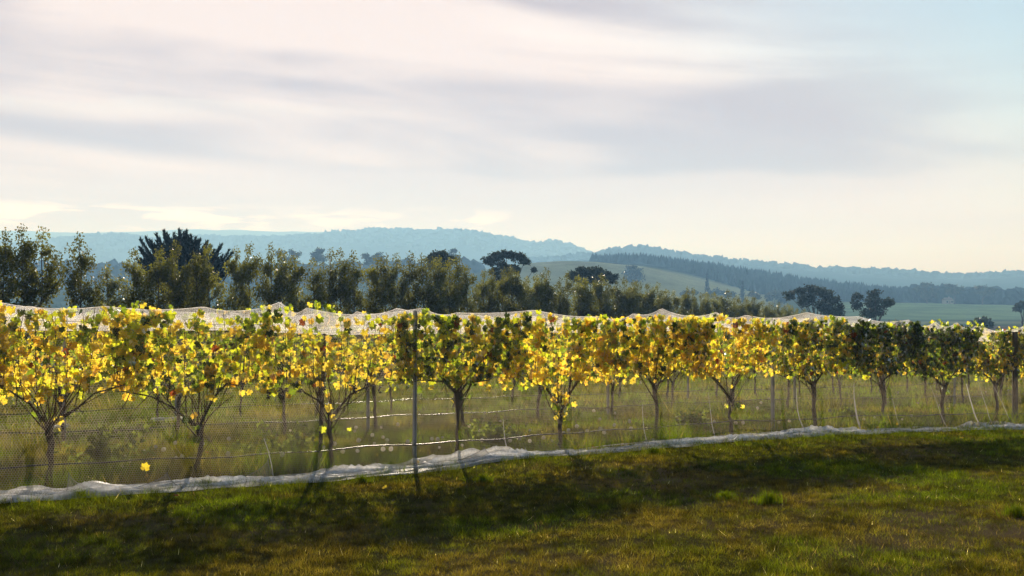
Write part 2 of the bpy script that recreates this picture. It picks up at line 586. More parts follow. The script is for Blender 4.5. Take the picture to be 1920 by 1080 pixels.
# ------------------------------------------------------------------ woods far off
def ico(sub=1):
    t = (1 + 5 ** 0.5) / 2
    v = [(-1, t, 0), (1, t, 0), (-1, -t, 0), (1, -t, 0), (0, -1, t), (0, 1, t), (0, -1, -t), (0, 1, -t), (t, 0, -1), (t, 0, 1), (-t, 0, -1), (-t, 0, 1)]
    f = [(0, 11, 5), (0, 5, 1), (0, 1, 7), (0, 7, 10), (0, 10, 11), (1, 5, 9), (5, 11, 4), (11, 10, 2), (10, 7, 6), (7, 1, 8),
         (3, 9, 4), (3, 4, 2), (3, 2, 6), (3, 6, 8), (3, 8, 9), (4, 9, 5), (2, 4, 11), (6, 2, 10), (8, 6, 7), (9, 8, 1)]
    v = [np.array(p) / np.linalg.norm(p) for p in v]
    for _ in range(sub):
        nf, mid = [], {}

        def m(a, b):
            k = (min(a, b), max(a, b))
            if k not in mid:
                p = v[a] + v[b]
                v.append(p / np.linalg.norm(p))
                mid[k] = len(v) - 1
            return mid[k]
        for a, b, c in f:
            x, y, z = m(a, b), m(b, c), m(c, a)
            nf += [(a, x, z), (b, y, x), (c, z, y), (x, y, z)]
        f = nf
    return np.array(v), np.array(f)


def batch(tv, tf, pos, scl, rot):
    """many copies of one template as arrays: pos (n,3), scl (n,3), rot (n,)"""
    n, m = len(pos), len(tv)
    s = tv[None] * scl[:, None, :]
    c, si = np.cos(rot)[:, None], np.sin(rot)[:, None]
    v = np.stack([s[..., 0] * c - s[..., 1] * si, s[..., 0] * si + s[..., 1] * c, s[..., 2]], -1) + pos[:, None, :]
    f = tf[None] + (np.arange(n) * m)[:, None, None]
    return v.reshape(-1, 3), f.reshape(-1, tf.shape[1])


ICO0, ICO1 = ico(0), ico(1)
cone_n = 7
ca = np.arange(cone_n) * 2 * math.pi / cone_n
CONE_V = np.concatenate([np.stack([np.cos(ca), np.sin(ca), np.full(cone_n, 0.12)], 1), np.stack([0.6 * np.cos(ca + .4), 0.6 * np.sin(ca + .4), np.full(cone_n, 0.5)], 1), [[0, 0, 1.0]]])
CONE_F = []
for k in range(cone_n):
    l = (k + 1) % cone_n
    CONE_F += [(k, l, cone_n + k), (l, cone_n + l, cone_n + k), (cone_n + k, cone_n + l, 2 * cone_n)]
CONE_F = np.array(CONE_F)


def wood(name, label, px, d, hgt, wid, tmpl, base_col, jitter=0.35, lift=0.5):
    d, hgt, wid = d * KD, hgt * KD, wid * KD
    X = (px - 960) * d / F
    z = ground(X, d)
    n = len(px)
    tv, tf = tmpl
    sx = wid * rng.uniform(0.75, 1.25, n)
    sz = hgt * rng.uniform(0.6, 1.3, n)
    scl = np.stack([sx, sx * rng.uniform(.8, 1.2, n), sz], 1)
    v, f = batch(tv, tf, np.stack([X, d, z + lift * sz], 1), scl, rng.uniform(0, 6.28, n))
    if lift > 0:
        amp = np.repeat(wid if np.ndim(wid) else np.full(n, wid), len(tv))
        v = v + rng.normal(0, jitter * 0.35, v.shape) * amp[:, None]
    c = np.repeat(np.array(base_col)[None] * rng.uniform(0.6, 1.35, (n, 1)), len(tv), 0)
    o = obj(name, make_mesh(name, v, f, [M_WOODS], None, False, c))
    return tag(o, label, 'wood', kind='stuff')


# pine plantation running down the hillside
n = 5200
px = rng.uniform(1108, 1725, n)
dmin = np.interp(px, [1108, 1200, 1280, 1400, 1500, 1725], [610, 588, 558, 530, 510, 512])
d = dmin + rng.uniform(0, 1, n) ** 1.2 * np.interp(px, [1108, 1250, 1725], [35, 90, 140])
wood('pine_plantation', 'dark pine plantation running down the hillside beside the pasture', px, d, rng.uniform(3.4, 5.8, n), rng.uniform(1.2, 2.2, n), (CONE_V, CONE_F), (0.020, 0.036, 0.020), 0.3, 0.0)
n = 420
px = rng.uniform(1700, 2300, n)
wood('valley_wood', 'belt of bushy trees along the top edge of the valley field', px, rng.uniform(512, 600, n), np.full(n, 4.6), np.full(n, 3.6), ICO1, (0.020, 0.034, 0.018), 0.5)
n = 900
px = rng.uniform(-500, 900, n)
wood('hillside_wood', 'dim blue-green wood on the slope behind the windbreak', px, rng.uniform(560, 760, n), np.full(n, 6.0), np.full(n, 5.0), ICO1, (0.022, 0.036, 0.022), 0.5)
n = 4200
px = rng.uniform(900, 2400, n)
wood('ridge_wood', 'forest on the near ridge at the right of the skyline', px, 1450 + rng.normal(0, 50, n), rng.uniform(3, 6.5, n), rng.uniform(4, 8, n), ICO0, (0.024, 0.040, 0.024), 0.5, 0.45)
n = 6500
px = rng.uniform(-700, 1250, n)
wood('mountain_wood', 'forest on the long blue mountain ridge', px, 2000 + rng.normal(0, 70, n), rng.uniform(2.5, 6, n), rng.uniform(4, 8, n), ICO0, (0.028, 0.044, 0.028), 0.5, 0.45)

# small house in front of the wood
hx, hd = (1777 - 960) * 500 * KD / F, 500.0 * KD
hz = g1(hx, hd)
h = thing('farmhouse', 'small pale farmhouse in front of the far wood', 'house', (hx, hd, hz), R(12))
M_HWALL = solid_mat('house_wall', (0.34, 0.31, 0.28), (0.42, 0.39, 0.35), 2.0)
M_HROOF = solid_mat('house_roof', (0.22, 0.16, 0.14), (0.3, 0.24, 0.2), 2.0)
M_GLASS = solid_mat('house_glass', (0.02, 0.025, 0.03), (0.03, 0.035, 0.04), 2.0, 0.2, 0.0, 0.5)
h.scale = (1.25, 1.25, 1.25)
g = Geo(); g.box((0, 0, 1.2), (5.4, 4, 2.4)); obj('wall', g.mesh('wall', [M_HWALL]), h)
g = Geo()
g.add([(-3, -2.4, 2.38), (3, -2.4, 2.38), (3, 2.4, 2.38), (-3, 2.4, 2.38), (-2.6, 0, 4.1), (2.6, 0, 4.1)], [(0, 4, 3), (1, 2, 5)], [(0, 1, 5, 4), (2, 3, 4, 5), (0, 3, 2, 1)])
rf = obj('roof', g.mesh('roof', [M_HROOF]), h)
g = Geo(); g.box((1.2, 0.4, 4.1), (0.5, 0.5, 1.2)); obj('chimney', g.mesh('chimney', [M_HWALL]), rf)
for wx in (-1.7, 1.7):
    g = Geo(); g.box((wx, -2.03, 1.35), (1.1, 0.08, 1.0)); obj('window', g.mesh('window', [M_GLASS]), h)
g = Geo(); g.box((0, -2.03, 1.0), (0.95, 0.08, 2.0)); obj('door', g.mesh('door', [M_HROOF]), h)


# ------------------------------------------------------------------ trees
def leaf_cloud(g, centers, radii, counts, size, flat=1.0, down=0.0, m=0, lrng=rng, aspect=1.6):
    """leaf-sized kite faces spread through ellipsoidal clumps"""
    C = np.repeat(np.asarray(centers, float), counts, 0)
    Rr = np.repeat(np.asarray(radii, float), counts, 0)
    n = len(C)
    d = lrng.normal(size=(n, 3))
    d /= np.linalg.norm(d, axis=1)[:, None]
    rr = lrng.uniform(0, 1, n) ** 0.45
    p = C + d * rr[:, None] * Rr * np.array([1, 1, flat])
    a = lrng.normal(size=(n, 3)); a[:, 2] -= down
    a /= np.linalg.norm(a, axis=1)[:, None]
    b = np.cross(a, lrng.normal(size=(n, 3)))
    b /= np.linalg.norm(b, axis=1)[:, None]
    s = size * lrng.uniform(0.6, 1.3, n)[:, None]
    v = np.stack([p, p + a * s * 0.55 * aspect + b * s * 0.5, p + a * s * aspect * 1.1, p + a * s * 0.5 * aspect - b * s * 0.5], 1).reshape(-1, 3)
    i = np.arange(n) * 4
    g.add(v, None, np.stack([i, i + 1, i + 2, i + 3], 1), m)


def windbreak_variant(seed, H):
    r = np.random.default_rng(seed)
    gt = Geo()
    top = H
    zz = np.linspace(-0.1, top * 0.95, 9)
    wob = np.cumsum(r.normal(0, 0.05, (9, 2)), 0); wob[0] = 0
    tr = np.stack([wob[:, 0], wob[:, 1], zz], 1)
    gt.tube(tr, np.linspace(0.075, 0.012, 9), 6)
    cs, rs, ns = [], [], []
    for k in range(46):
        f = r.uniform(0.08, 0.97)
        z = f * top
        prof = np.interp(f, [0.06, 0.3, 0.6, 0.82, 1.0], [0.55, 0.85, 0.95, 0.8, 0.42]) * r.uniform(0.6, 1.25)
        az = r.uniform(0, 6.28)
        base = np.array([np.interp(z * 0.85, zz, tr[:, 0]), np.interp(z * 0.85, zz, tr[:, 1]), z * 0.86])
        tip = base + np.array([math.cos(az) * prof, math.sin(az) * prof, prof * 0.9])
        tip[2] = min(tip[2], top)
        mid = (base + tip) / 2 + np.array([0, 0, -0.06])
        gt.tube([base, mid, tip], [0.02, 0.014, 0.006], 4, cap=False)
        for q in (0.55, 1.0):
            cs.append(base + (tip - base) * q); rs.append((0.30, 0.30, 0.36)); ns.append(int(r.integers(40, 78)))
    cs.append((tr[-1, 0], tr[-1, 1], top * 0.97)); rs.append((0.34, 0.34, 0.5)); ns.append(130)
    gl = Geo()
    leaf_cloud(gl, cs, rs, ns, 0.085, 1.0, 0.5, 0, r, 1.3)
    return gt.mesh('trunk', [M_BARK], True), gl.mesh('crown', [M_LEAFTREE])


ORD = ['first', 'second', 'third', 'fourth', 'fifth', 'sixth', 'seventh', 'eighth', 'ninth', 'tenth', 'eleventh', 'twelfth', 'thirteenth',
       'fourteenth', 'fifteenth', 'sixteenth', 'seventeenth', 'eighteenth', 'nineteenth']
TENS = {2: 'twent', 3: 'thirt', 4: 'fort', 5: 'fift', 6: 'sixt', 7: 'sevent', 8: 'eight', 9: 'ninet'}


def ordinal(i):                      # 0 -> first
    k = i + 1
    if k < 20:
        return ORD[k - 1]
    a, b = divmod(k, 10)
    return TENS[a] + ('ieth' if b == 0 else 'y-' + ORD[b - 1])


WB = [windbreak_variant(100 + k, 6.5) for k in range(7)]
WB_TOP_X = [-100, 0, 40, 95, 145, 160, 205, 222, 300, 400, 520, 545, 640, 690, 760, 900, 1000, 1100, 1200, 1300, 1400, 1450, 1520, 1600]
WB_TOP_Y = [440, 440, 428, 428, 440, 500, 505, 466, 462, 463, 466, 480, 466, 482, 478, 498, 506, 518, 530, 546, 558, 568, 580, 586]
t = -2.2
i = 0
while t < 112:
    X, Y = -21.6 + 0.559 * t + rng.normal(0, 0.18), 42 + 0.829 * t + rng.normal(0, 0.18)
    pxx = 960 + F * X / Y
    z = g1(X, Y)
    ty = float(np.interp(pxx, WB_TOP_X, WB_TOP_Y)) + rng.normal(7, 6)
    H = (HOR - ty) * Y / F + EYE - z
    o = thing('windbreak_tree', ordinal(i) + ' slender glossy-leaved tree from the left in the windbreak behind the vines', 'tree', (X, Y, z), rng.uniform(0, 6.28), 'windbreak trees behind the vineyard')
    sc = H / 6.5
    wsc = rng.uniform(0.70, 1.02)
    o.scale = (sc * wsc, sc * wsc, sc)
    a, b = WB[int(rng.integers(0, 7))]
    obj('trunk', a, o); obj('crown', b, o)
    t += rng.uniform(0.95, 1.4) * (1.25 if 160 < pxx < 205 else 1.0)
    i += 1
    if pxx > 1530 or i > 97:
        break


def far_tree(name, label, pxc, D, base_half, clumps, mat, leaf=0.3, dens=26, limbs=True, flat=1.0, group=None):
    """clumps: (px, py, rx_px, ry_px) of the crown as seen at depth D; becomes round masses with their own depth"""
    X = (pxc - 960) * D / F
    z0 = g1(X, D)
    k = D / F
    o = thing(name, label, 'tree', (X, D, z0), 0.0, group)
    r = np.random.default_rng(int(pxc * 7 + D))
    cs, rs, ns = [], [], []
    gt = Geo()
    head = None
    zs = [EYE - (c[1] - HOR) * k - z0 for c in clumps]
    fork = max(0.35 * min(zs), 0.8)
    gt.tube([(0, 0, -0.3), (r.normal(0, .1), r.normal(0, .1), fork * 0.5), (r.normal(0, .2), 0, fork)], [base_half, base_half * 0.8, base_half * 0.65], 7)
    for (cx, cy, rx, ry), zc in zip(clumps, zs):
        x = (cx - pxc) * k
        yo = r.uniform(-1, 1) * 1.6 * max(2.0, rx * k)
        if limbs:
            mid = np.array([x * 0.45, yo * 0.45, fork + (zc - fork) * 0.55])
            gt.tube([(0, 0, fork - 0.1), mid, (x, yo, zc)], [base_half * 0.5, base_half * 0.3, base_half * 0.1], 5)
        sub = max(4, int(rx * ry / 9))
        for _ in range(sub):
            dd = r.normal(size=3); dd /= np.linalg.norm(dd)
            q = r.uniform(0.3, 0.85)
            cs.append((x + dd[0] * q * rx * k, yo + dd[1] * q * rx * k, zc + dd[2] * q * ry * k))
            rs.append((rx * k * 0.56, rx * k * 0.56, ry * k * 0.54)); ns.append(int(dens * 1.4))
    obj('trunk', gt.mesh('trunk', [M_BARK], True), o)
    gl = Geo()
    leaf_cloud(gl, cs, rs, ns, leaf, flat, 0.4, 0, r, 1.4)
    obj('crown', gl.mesh('crown', [mat]), o)
    return o


far_tree('gum_tree', 'tall umbrella-crowned gum tree rising above the windbreak', 948, 165, 0.30,
         [(918, 488, 13, 9), (932, 480, 15, 8), (950, 476, 17, 7), (968, 480, 16, 8), (984, 488, 13, 8), (940, 498, 14, 8), (962, 505, 16, 9), (1000, 506, 8, 5), (930, 510, 12, 8), (945, 520, 20, 12)], M_GUM, 0.26, 34)
far_tree('gum_tree', 'dark rounded gum crown showing just over the windbreak', 826, 150, 0.28,
         [(808, 484, 14, 9), (826, 478, 15, 9), (844, 485, 14, 9), (826, 494, 26, 12)], M_GUM, 0.26, 34)
far_tree('gum_tree', 'broad low dark dome-shaped tree in front of the pasture hill', 1110, 160, 0.35,
         [(1078, 516, 15, 9), (1096, 510, 17, 8), (1116, 509, 18, 8), (1136, 515, 17, 9), (1150, 522, 11, 8), (1110, 522, 36, 10)], M_GUM, 0.26, 34)
far_tree('gum_tree', 'large spreading gum with several trunks right of the windbreak end', 1530, 200, 0.32,
         [(1480, 553, 13, 9), (1498, 546, 12, 8), (1503, 562, 12, 14), (1520, 541, 13, 8), (1520, 560, 11, 16), (1540, 548, 14, 10), (1556, 556, 14, 11), (1572, 564, 12, 10), (1545, 574, 20, 14), (1580, 576, 9, 10), (1560, 585, 22, 12)], M_GUM, 0.28, 30)
far_tree('gum_tree', 'smaller ragged gum beside the large spreading one', 1640, 200, 0.28,
         [(1608, 556, 10, 8), (1602, 572, 12, 10), (1634, 552, 13, 8), (1632, 566, 13, 12), (1652, 562, 11, 8), (1664, 568, 13, 9), (1678, 565, 9, 6), (1655, 582, 18, 10), (1618, 586, 14, 10)], M_GUM, 0.28, 30)
BLUE = [  # hazy single trees farther off
    (845, 420, [(838, 478, 9, 6), (852, 474, 10, 6), (845, 484, 14, 7), (858, 484, 8, 6)], 'hazy blue tree with a lone rounded crown above the windbreak middle'),
    (700, 430, [(692, 482, 12, 8), (712, 480, 12, 7), (702, 490, 20, 9)], 'hazy blue tree just left of the windbreak middle'),
    (598, 430, [(590, 474, 11, 7), (602, 470, 10, 6), (596, 484, 18, 9)], 'hazy blue bushy tree above the left part of the windbreak'),
    (540, 430, [(530, 476, 12, 7), (548, 474, 12, 7), (540, 486, 18, 9)], 'hazy blue tree right of the dark cypress'),
    (1187, 440, [(1187, 502, 11, 7), (1178, 512, 12, 8), (1196, 511, 12, 8), (1187, 522, 18, 9)], 'hazy blue round tree standing alone on the pasture hill'),
    (1290, 420, [(1284, 550, 9, 6), (1298, 548, 10, 6)], 'hazy blue low tree at the foot of the pasture hill'),
    (1345, 420, [(1332, 550, 12, 7), (1350, 547, 12, 7), (1366, 553, 11, 7)], 'hazy blue broad tree at the bottom of the pasture'),
    (1415, 430, [(1408, 553, 10, 7), (1422, 556, 10, 7)], 'hazy blue tree at the lower corner of the plantation'),
    (1452, 430, [(1440, 556, 12, 9), (1458, 552, 13, 8), (1468, 562, 11, 8)], 'hazy blue tree left of the large spreading gum'),
    (1738, 480, [(1726, 542, 10, 6), (1740, 534, 11, 5), (1752, 543, 10, 7), (1738, 553, 18, 8)], 'taller hazy gum at the left end of the valley wood'),
    (1790, 490, [(1780, 536, 10, 5), (1796, 540, 12, 5), (1790, 546, 16, 6)], 'hazy gum standing over the little farmhouse'),
    (1842, 490, [(1836, 540, 10, 5), (1850, 544, 12, 5), (1842, 549, 15, 6)], 'hazy gum right of the little farmhouse'),
    (1918, 330, [(1912, 576, 8, 6), (1926, 574, 8, 7)], 'lone small tree in the valley field at the right edge'),
    (1840, 230, [(1832, 607, 14, 6), (1850, 606, 12, 6)], 'low dark bush at the near edge of the ploughed strip'),
]
for pxc, D, cl, lab in BLUE:
    far_tree('hazy_tree', lab, pxc, D * KD if D > 340 else D, 0.5, cl, M_GUM, 0.55 * KD, 26, group='far trees in the haze')
for pxc, D, hh in ((1326, 430 * KD, 34), (1392, 425 * KD, 40)):
    X = (pxc - 960) * D / F
    z0 = g1(X, D)
    o = thing('conifer_tree', 'narrow hazy conifer at the pasture edge' if pxc == 1326 else 'narrow hazy conifer among the trees below the plantation', 'tree', (X, D, z0))
    g = Geo(); g.tube([(0, 0, -0.2), (0, 0, 8)], [0.2, 0.05], 5); obj('trunk', g.mesh('trunk', [M_BARK]), o)
    g = Geo()
    zz = np.linspace(1, 9.5, 16)
    leaf_cloud(g, [(0, 0, q) for q in zz], [((10.5 - q) * 0.16, (10.5 - q) * 0.16, 0.5) for q in zz], [40] * 16, 0.4)
    obj('crown', g.mesh('crown', [M_CYP]), o)
    o.scale = (KD, KD, KD)

# spiky dark cypress behind the windbreak
Dc = 92.0
kx = Dc / F
X = (345 - 960) * kx
z0 = g1(X, Dc)
cyp = thing('cypress_tree', 'dark spiky old cypress towering behind the windbreak', 'tree', (X, Dc, z0))
r = np.random.default_rng(5)
gt, gl = Geo(), Geo()
gt.tube([(0, 0, -0.3), (0.1, 0, 4), (0, 0, 8), (-0.2, 0, 11)], [0.55, 0.42, 0.3, 0.1], 8)
BR = [(298, 434), (338, 433), (325, 441), (310, 445), (350, 437), (366, 446), (270, 452), (283, 450), (290, 461), (300, 455), (395, 461), (420, 463), (410, 468), (275, 470), (385, 455), (340, 446),
      (262, 478), (430, 478), (355, 452), (320, 452), (280, 480), (405, 480), (375, 452), (330, 450)]
BR += [(bx + r.uniform(-17, 17), by + r.uniform(4, 20)) for bx, by in BR for _ in range(2)]
for bx, by in BR:
    tip = np.array([(bx - 345) * kx, r.uniform(-2.2, 2.2), EYE - (by - HOR) * kx - z0])
    base = np.array([r.normal(0, .15), 0, max(3.0, tip[2] - 2.2 - abs(tip[0]) * 0.35)])
    mid = base + (tip - base) * np.array([.72, .72, .42])
    gt.tube([base, mid, tip], [0.12, 0.07, 0.02], 5)
    for q in np.linspace(0.08, 1.0, 26):
        pt = (1 - q) ** 2 * base + 2 * q * (1 - q) * mid + q * q * tip
        w = np.interp(q, [0, .45, .8, 1], [0.62, 0.42, 0.16, 0.02])
        m_ = int(np.interp(q, [0, 1], [46, 12]))
        bd = 2 * (1 - q) * (mid - base) + 2 * q * (tip - mid)
        bd /= np.linalg.norm(bd)
        c_ = pt + r.normal(0, .5, (m_, 3)) * np.array([w, w, w * .5])
        a_ = bd + r.normal(0, .38, (m_, 3)) + np.array([0, 0, .25])
        a_ /= np.linalg.norm(a_, axis=1)[:, None]
        b_ = np.cross(a_, r.normal(size=(m_, 3))); b_ /= np.linalg.norm(b_, axis=1)[:, None]
        l_ = r.uniform(.25, .5, (m_, 1))
        vv = np.stack([c_, c_ + a_ * l_ * .4 + b_ * .045, c_ + a_ * l_, c_ + a_ * l_ * .4 - b_ * .045], 1).reshape(-1, 3)
        k4 = np.arange(m_) * 4
        gl.add(vv, None, np.stack([k4, k4 + 1, k4 + 2, k4 + 3], 1))
for q in np.linspace(2.5, 7.0, 12):
    w = 2.6 - abs(q - 4.2) * 0.35
    leaf_cloud(gl, [(0, 0, q)], [(w, w, 0.8)], [340], 0.16, 1.0, -0.6, 0, r, 2.4)
obj('trunk', gt.mesh('trunk', [M_BARK], True), cyp)
obj('crown', gl.mesh('crown', [M_CYP]), cyp)


# ------------------------------------------------------------------ the vine rows
def row_xy(s, q=0.0, row=0):
    """s metres along a row, q metres towards the camera from its line"""
    s = np.asarray(s, float)
    q = np.asarray(q, float)
    off = row * ROW_GAP - q
    return R0[0] + RD[0] * s + RN[0] * off, R0[1] + RD[1] * s + RN[1] * off


def row_s(px, row=0):
    """s of the place on a row seen at photo column px"""
    tt = (px - 960) / F
    bx, by = R0 + RN * row * ROW_GAP
    return (tt * by - bx) / (RD[0] - tt * RD[1])


def peaks(seed, sa, sb, lo, hi, base, sag0, sag1):
    """tent line: high where a cane holds the net up, sagging between"""
    r = np.random.default_rng(seed)
    ks, hs, sg = [sa], [base], []
    while ks[-1] < sb:
        ks.append(ks[-1] + r.uniform(lo, hi)); hs.append(base + r.normal(0, .045)); sg.append(r.uniform(sag0, sag1))
    ks, hs, sg = np.array(ks), np.array(hs), np.array(sg)

    def f(s):
        s = np.asarray(s, float)
        i = np.clip(np.searchsorted(ks, s) - 1, 0, len(sg) - 1)
        u_ = np.clip((s - ks[i]) / (ks[i + 1] - ks[i]), 0, 1)
        return hs[i] * (1 - u_) + hs[i + 1] * u_ - sg[i] * (1 - (2 * u_ - 1) ** 2)
    return f


top1 = peaks(61, -4, 25, .3, 1.7, 2.06, .01, .11)
top2 = peaks(62, -8, 34, .4, 1.9, 2.17, .02, .12)


# one vine leaf: five lobes, cupped; tip along +y, face along +z
LOBES = [(0, 1.0), (20, .74), (30, .70), (48, .95), (68, .68), (80, .62), (104, .80), (132, .62), (160, .56), (175, .16)]


def leaf_template(seed):
    r = np.random.default_rng(seed)
    pts = [(math.sin(R(a)) * q * r.uniform(.93, 1.07), math.cos(R(a)) * q * r.uniform(.93, 1.07)) for a, q in LOBES]
    pts += [(-math.sin(R(a)) * q * r.uniform(.93, 1.07), math.cos(R(a)) * q * r.uniform(.93, 1.07)) for a, q in LOBES[:0:-1]]
    p = np.array(pts)
    fold, cup = r.uniform(0.1, 0.6), r.uniform(-0.45, 0.55)
    ph = r.uniform(0, 6.28)

    def zz(q):
        rr = np.hypot(q[:, 0], q[:, 1])
        return fold * np.abs(q[:, 0]) - cup * rr ** 2 + 0.16 * rr * np.sin(3 * np.arctan2(q[:, 0], q[:, 1]) + ph)
    v = np.concatenate([[[0, 0, 0]], np.column_stack([p, zz(p)])])
    n = len(p)
    f = np.array([(0, 1 + (k + 1) % n, 1 + k) for k in range(n)])
    return v, f


LT = [leaf_template(40 + k) for k in range(5)]
LEAF_MESH = [[make_mesh('leaf', LT[k][0], LT[k][1], [m]) for k in range(5)] for m in LEAF_MATS]
PAL = {  # yellow, gold, lime, green, dark, rust: lower part, upper part of the canopy
    'yellow': ([.52, .17, .19, .08, .03, .01], [.34, .08, .29, .18, .10, .01]),
    'mixed': ([.44, .15, .21, .14, .05, .01], [.22, .06, .28, .28, .15, .01]),
    'gold': ([.52, .17, .19, .08, .03, .01], [.36, .10, .26, .17, .10, .01]),
    'green': ([.38, .10, .25, .20, .06, .01], [.10, .03, .28, .33, .25, .01]),
    'dark': ([.18, .08, .16, .36, .21, .01], [.02, .01, .07, .36, .53, .01]),
    'duskgold': ([.36, .12, .18, .24, .09, .01], [.16, .06, .20, .33, .24, .01]),
}


def make_vine(root, seed, pal='yellow', dens=1.0, top=1.97, width=0.98, head=0.72, singles=170, sucker=0, lean=0.0, grapes=0, detail=True, ridge=None, xoff=0.0):
    """local frame: x along the row, y away from the camera, z up"""
    r = np.random.default_rng(seed)
    # trunk
    zz = np.linspace(-0.06, head, 8)
    wob = np.cumsum(r.normal(0, 0.012, (8, 2)), 0)
    wob -= wob[0]
    tr = np.stack([wob[:, 0] + lean * zz, wob[:, 1], zz], 1)
    g = Geo()
    rad = np.array([.042, .034, .030, .029, .028, .030, .036, .040]) * r.uniform(.85, 1.2)
    g.tube(tr + np.column_stack([r.normal(0, .008, (8, 2)), np.zeros(8)]), rad * (1 + r.normal(0, .13, 8)), 8)
    obj('trunk', g.mesh('trunk', [M_WOOD], True), root)
    hd = tr[-1]
    # two arms rising to the fruiting wire, then canes from them
    cord = 1.12
    arms = []
    for sgn in (-1, 1):
        L = width * r.uniform(.55, 1.05)
        pts = [hd - np.array([0, 0, .03]), hd + np.array([sgn * L * .28, r.normal(0, .02), (cord - head) * r.uniform(.45, .7)]),
               hd + np.array([sgn * L * .55, r.normal(0, .02), (cord - head) * r.uniform(.8, .95)]),
               np.array([hd[0] + sgn * L * .8, r.normal(0, .02), cord + r.normal(0, .02)]), np.array([hd[0] + sgn * L, 0, cord + r.normal(0, .02)])]
        g = Geo()
        g.tube(np.array(pts) + np.vstack([np.zeros(3), r.normal(0, .03, (3, 3)), np.zeros(3)]), [.020, .013, .010, .008, .005], 6)
        obj('arm', g.mesh('arm', [M_WOOD], True), root)
        arms.append(np.array(pts))
    shoots = Geo()
    nsh = max(5, int(round((19 if detail else 12) * (0.7 + 0.3 * dens))))
    L_pos, L_up, L_h = [], [], []
    for k in range(nsh):
        tx = (-1.04 + 2.08 * (k + .5) / nsh) * width / .98 + r.normal(0, .05) + xoff
        side = 0 if tx < hd[0] else 1
        arm = arms[side]
        bx_ = hd[0] + (tx - hd[0]) * r.uniform(.7, 1.0)
        oa = np.argsort(arm[:, 0])
        b = np.array([bx_, np.interp(bx_, arm[oa, 0], arm[oa, 1]), np.interp(bx_, arm[oa, 0], arm[oa, 2])])
        tz = top + r.normal(.0, .07)
        if ridge is not None:
            tz = min(tz, float(ridge(tx)) - .02)
        if r.uniform() < 0.18 / dens:
            tz -= r.uniform(.2, .5)
        tip = np.array([tx, r.normal(0, .08), tz])
        mid = (b + tip) / 2 + np.array([r.normal(0, .07), r.normal(0, .06), 0])
        t_ = np.linspace(0, 1, 6)[:, None]
        path = (1 - t_) ** 2 * b + 2 * t_ * (1 - t_) * mid + t_ ** 2 * tip
        shoots.tube(path, np.linspace(.0065, .0028, 6), 4, cap=False)
        nl = int(round((34 if detail else 24) * dens ** .85 * r.uniform(.8, 1.2)))
        for j in range(nl):
            f = r.uniform(0.02, 1.0) ** .75
            p = np.array([np.interp(f, t_[:, 0], path[:, c]) for c in range(3)])
            if p[2] < 1.04 and r.uniform() < .88:
                continue
            a = r.uniform(0, 6.28)
            off = np.array([math.cos(a) * .11, math.sin(a) * .14, r.uniform(-.05, .05)]) * r.uniform(.3, 1.15)
            L_pos.append(p + off)
    # hanging leaves under the wire
    for k in range(int(60 * dens)):
        L_pos.append(np.array([hd[0] + r.uniform(.15, 1.02) * r.choice([-1, 1]), r.normal(0, .1), cord + max(-.13, r.normal(.02, .10))]))
    if sucker:
        for c in range(2 + sucker // 8):
            b = tr[int(r.integers(3, 8))]
            tip = b + np.array([r.normal(0, .1), -abs(r.normal(.08, .05)), r.uniform(.12, .3)])
            shoots.tube([b, (b + tip) / 2, tip], [.006, .005, .003], 4, cap=False)
        for k in range(sucker):
            L_pos.append(np.array([hd[0] + r.normal(0, .11), -abs(r.normal(.07, .05)), head + r.uniform(-.18, .32)]))
    # odd bare canes going up and down
    for k in range(12 if detail else 3):
        b = arms[k % 2][int(r.integers(0, 4))]
        tip = b + np.array([r.normal(0, .12), r.normal(0, .07), r.choice([-.28, .5, .5]) * r.uniform(.5, 1.2)])
        shoots.tube([b, (b + tip) / 2 + r.normal(0, .02, 3), tip], [.006, .005, .003], 4, cap=False)
    for k in range(8 if detail else 3):
        tip = hd + np.array([r.normal(0, .34), r.normal(0, .07), r.uniform(.3, .75)])
        b = tr[int(r.integers(5, 8))]
        mid = b + (tip - b) * .5 + np.array([r.normal(0, .07), r.normal(0, .03), r.uniform(-.06, .04)])
        t_ = np.linspace(0, 1, 6)[:, None]
        shoots.tube((1 - t_) ** 2 * b + 2 * t_ * (1 - t_) * mid + t_ ** 2 * tip, np.linspace(.010, .004, 6), 5, cap=False)
    obj('canes', shoots.mesh('canes', [M_CANE], True), root)
    P = np.array(L_pos)
    n = len(P)
    if ridge is not None:
        P[:, 2] = np.minimum(P[:, 2], ridge(P[:, 0]) - r.uniform(.0, .06, n))
    low, up = PAL[pal]
    fh = sstep(1.15, 1.65, P[:, 2] + r.normal(0, .12, n))
    patch = vnoise(P[:, 0] * 3 + seed * 3.3, P[:, 2] * 3, seed)
    fh = np.clip(fh + (patch - .5) * .9, 0, 1)
    w = np.array(low)[None] * (1 - fh[:, None]) + np.array(up)[None] * fh[:, None]
    w /= w.sum(1, keepdims=True)
    mi = (np.cumsum(w, 1) < r.uniform(0, 1, n)[:, None]).sum(1).clip(0, 5)
    ki = r.integers(0, 5, n)
    size = r.uniform(.040, .078, n)
    # orientation: tip hanging, face turned roughly across the row
    yaw = r.normal(0, .62, n) + np.where(r.uniform(0, 1, n) < .5, 0, math.pi)
    N = np.stack([np.sin(yaw), -np.cos(yaw), r.normal(.25, .35, n)], 1)
    T = np.stack([r.normal(0, .5, n), r.normal(0, .25, n), -np.ones(n)], 1)
    N /= np.linalg.norm(N, axis=1)[:, None]
    T -= N * (T * N).sum(1)[:, None]
    T /= np.linalg.norm(T, axis=1)[:, None]
    Xa = np.cross(T, N)
    order = np.argsort(P[:, 1] + r.normal(0, .05, n))
    single = np.zeros(n, bool)
    single[order[:singles]] = True
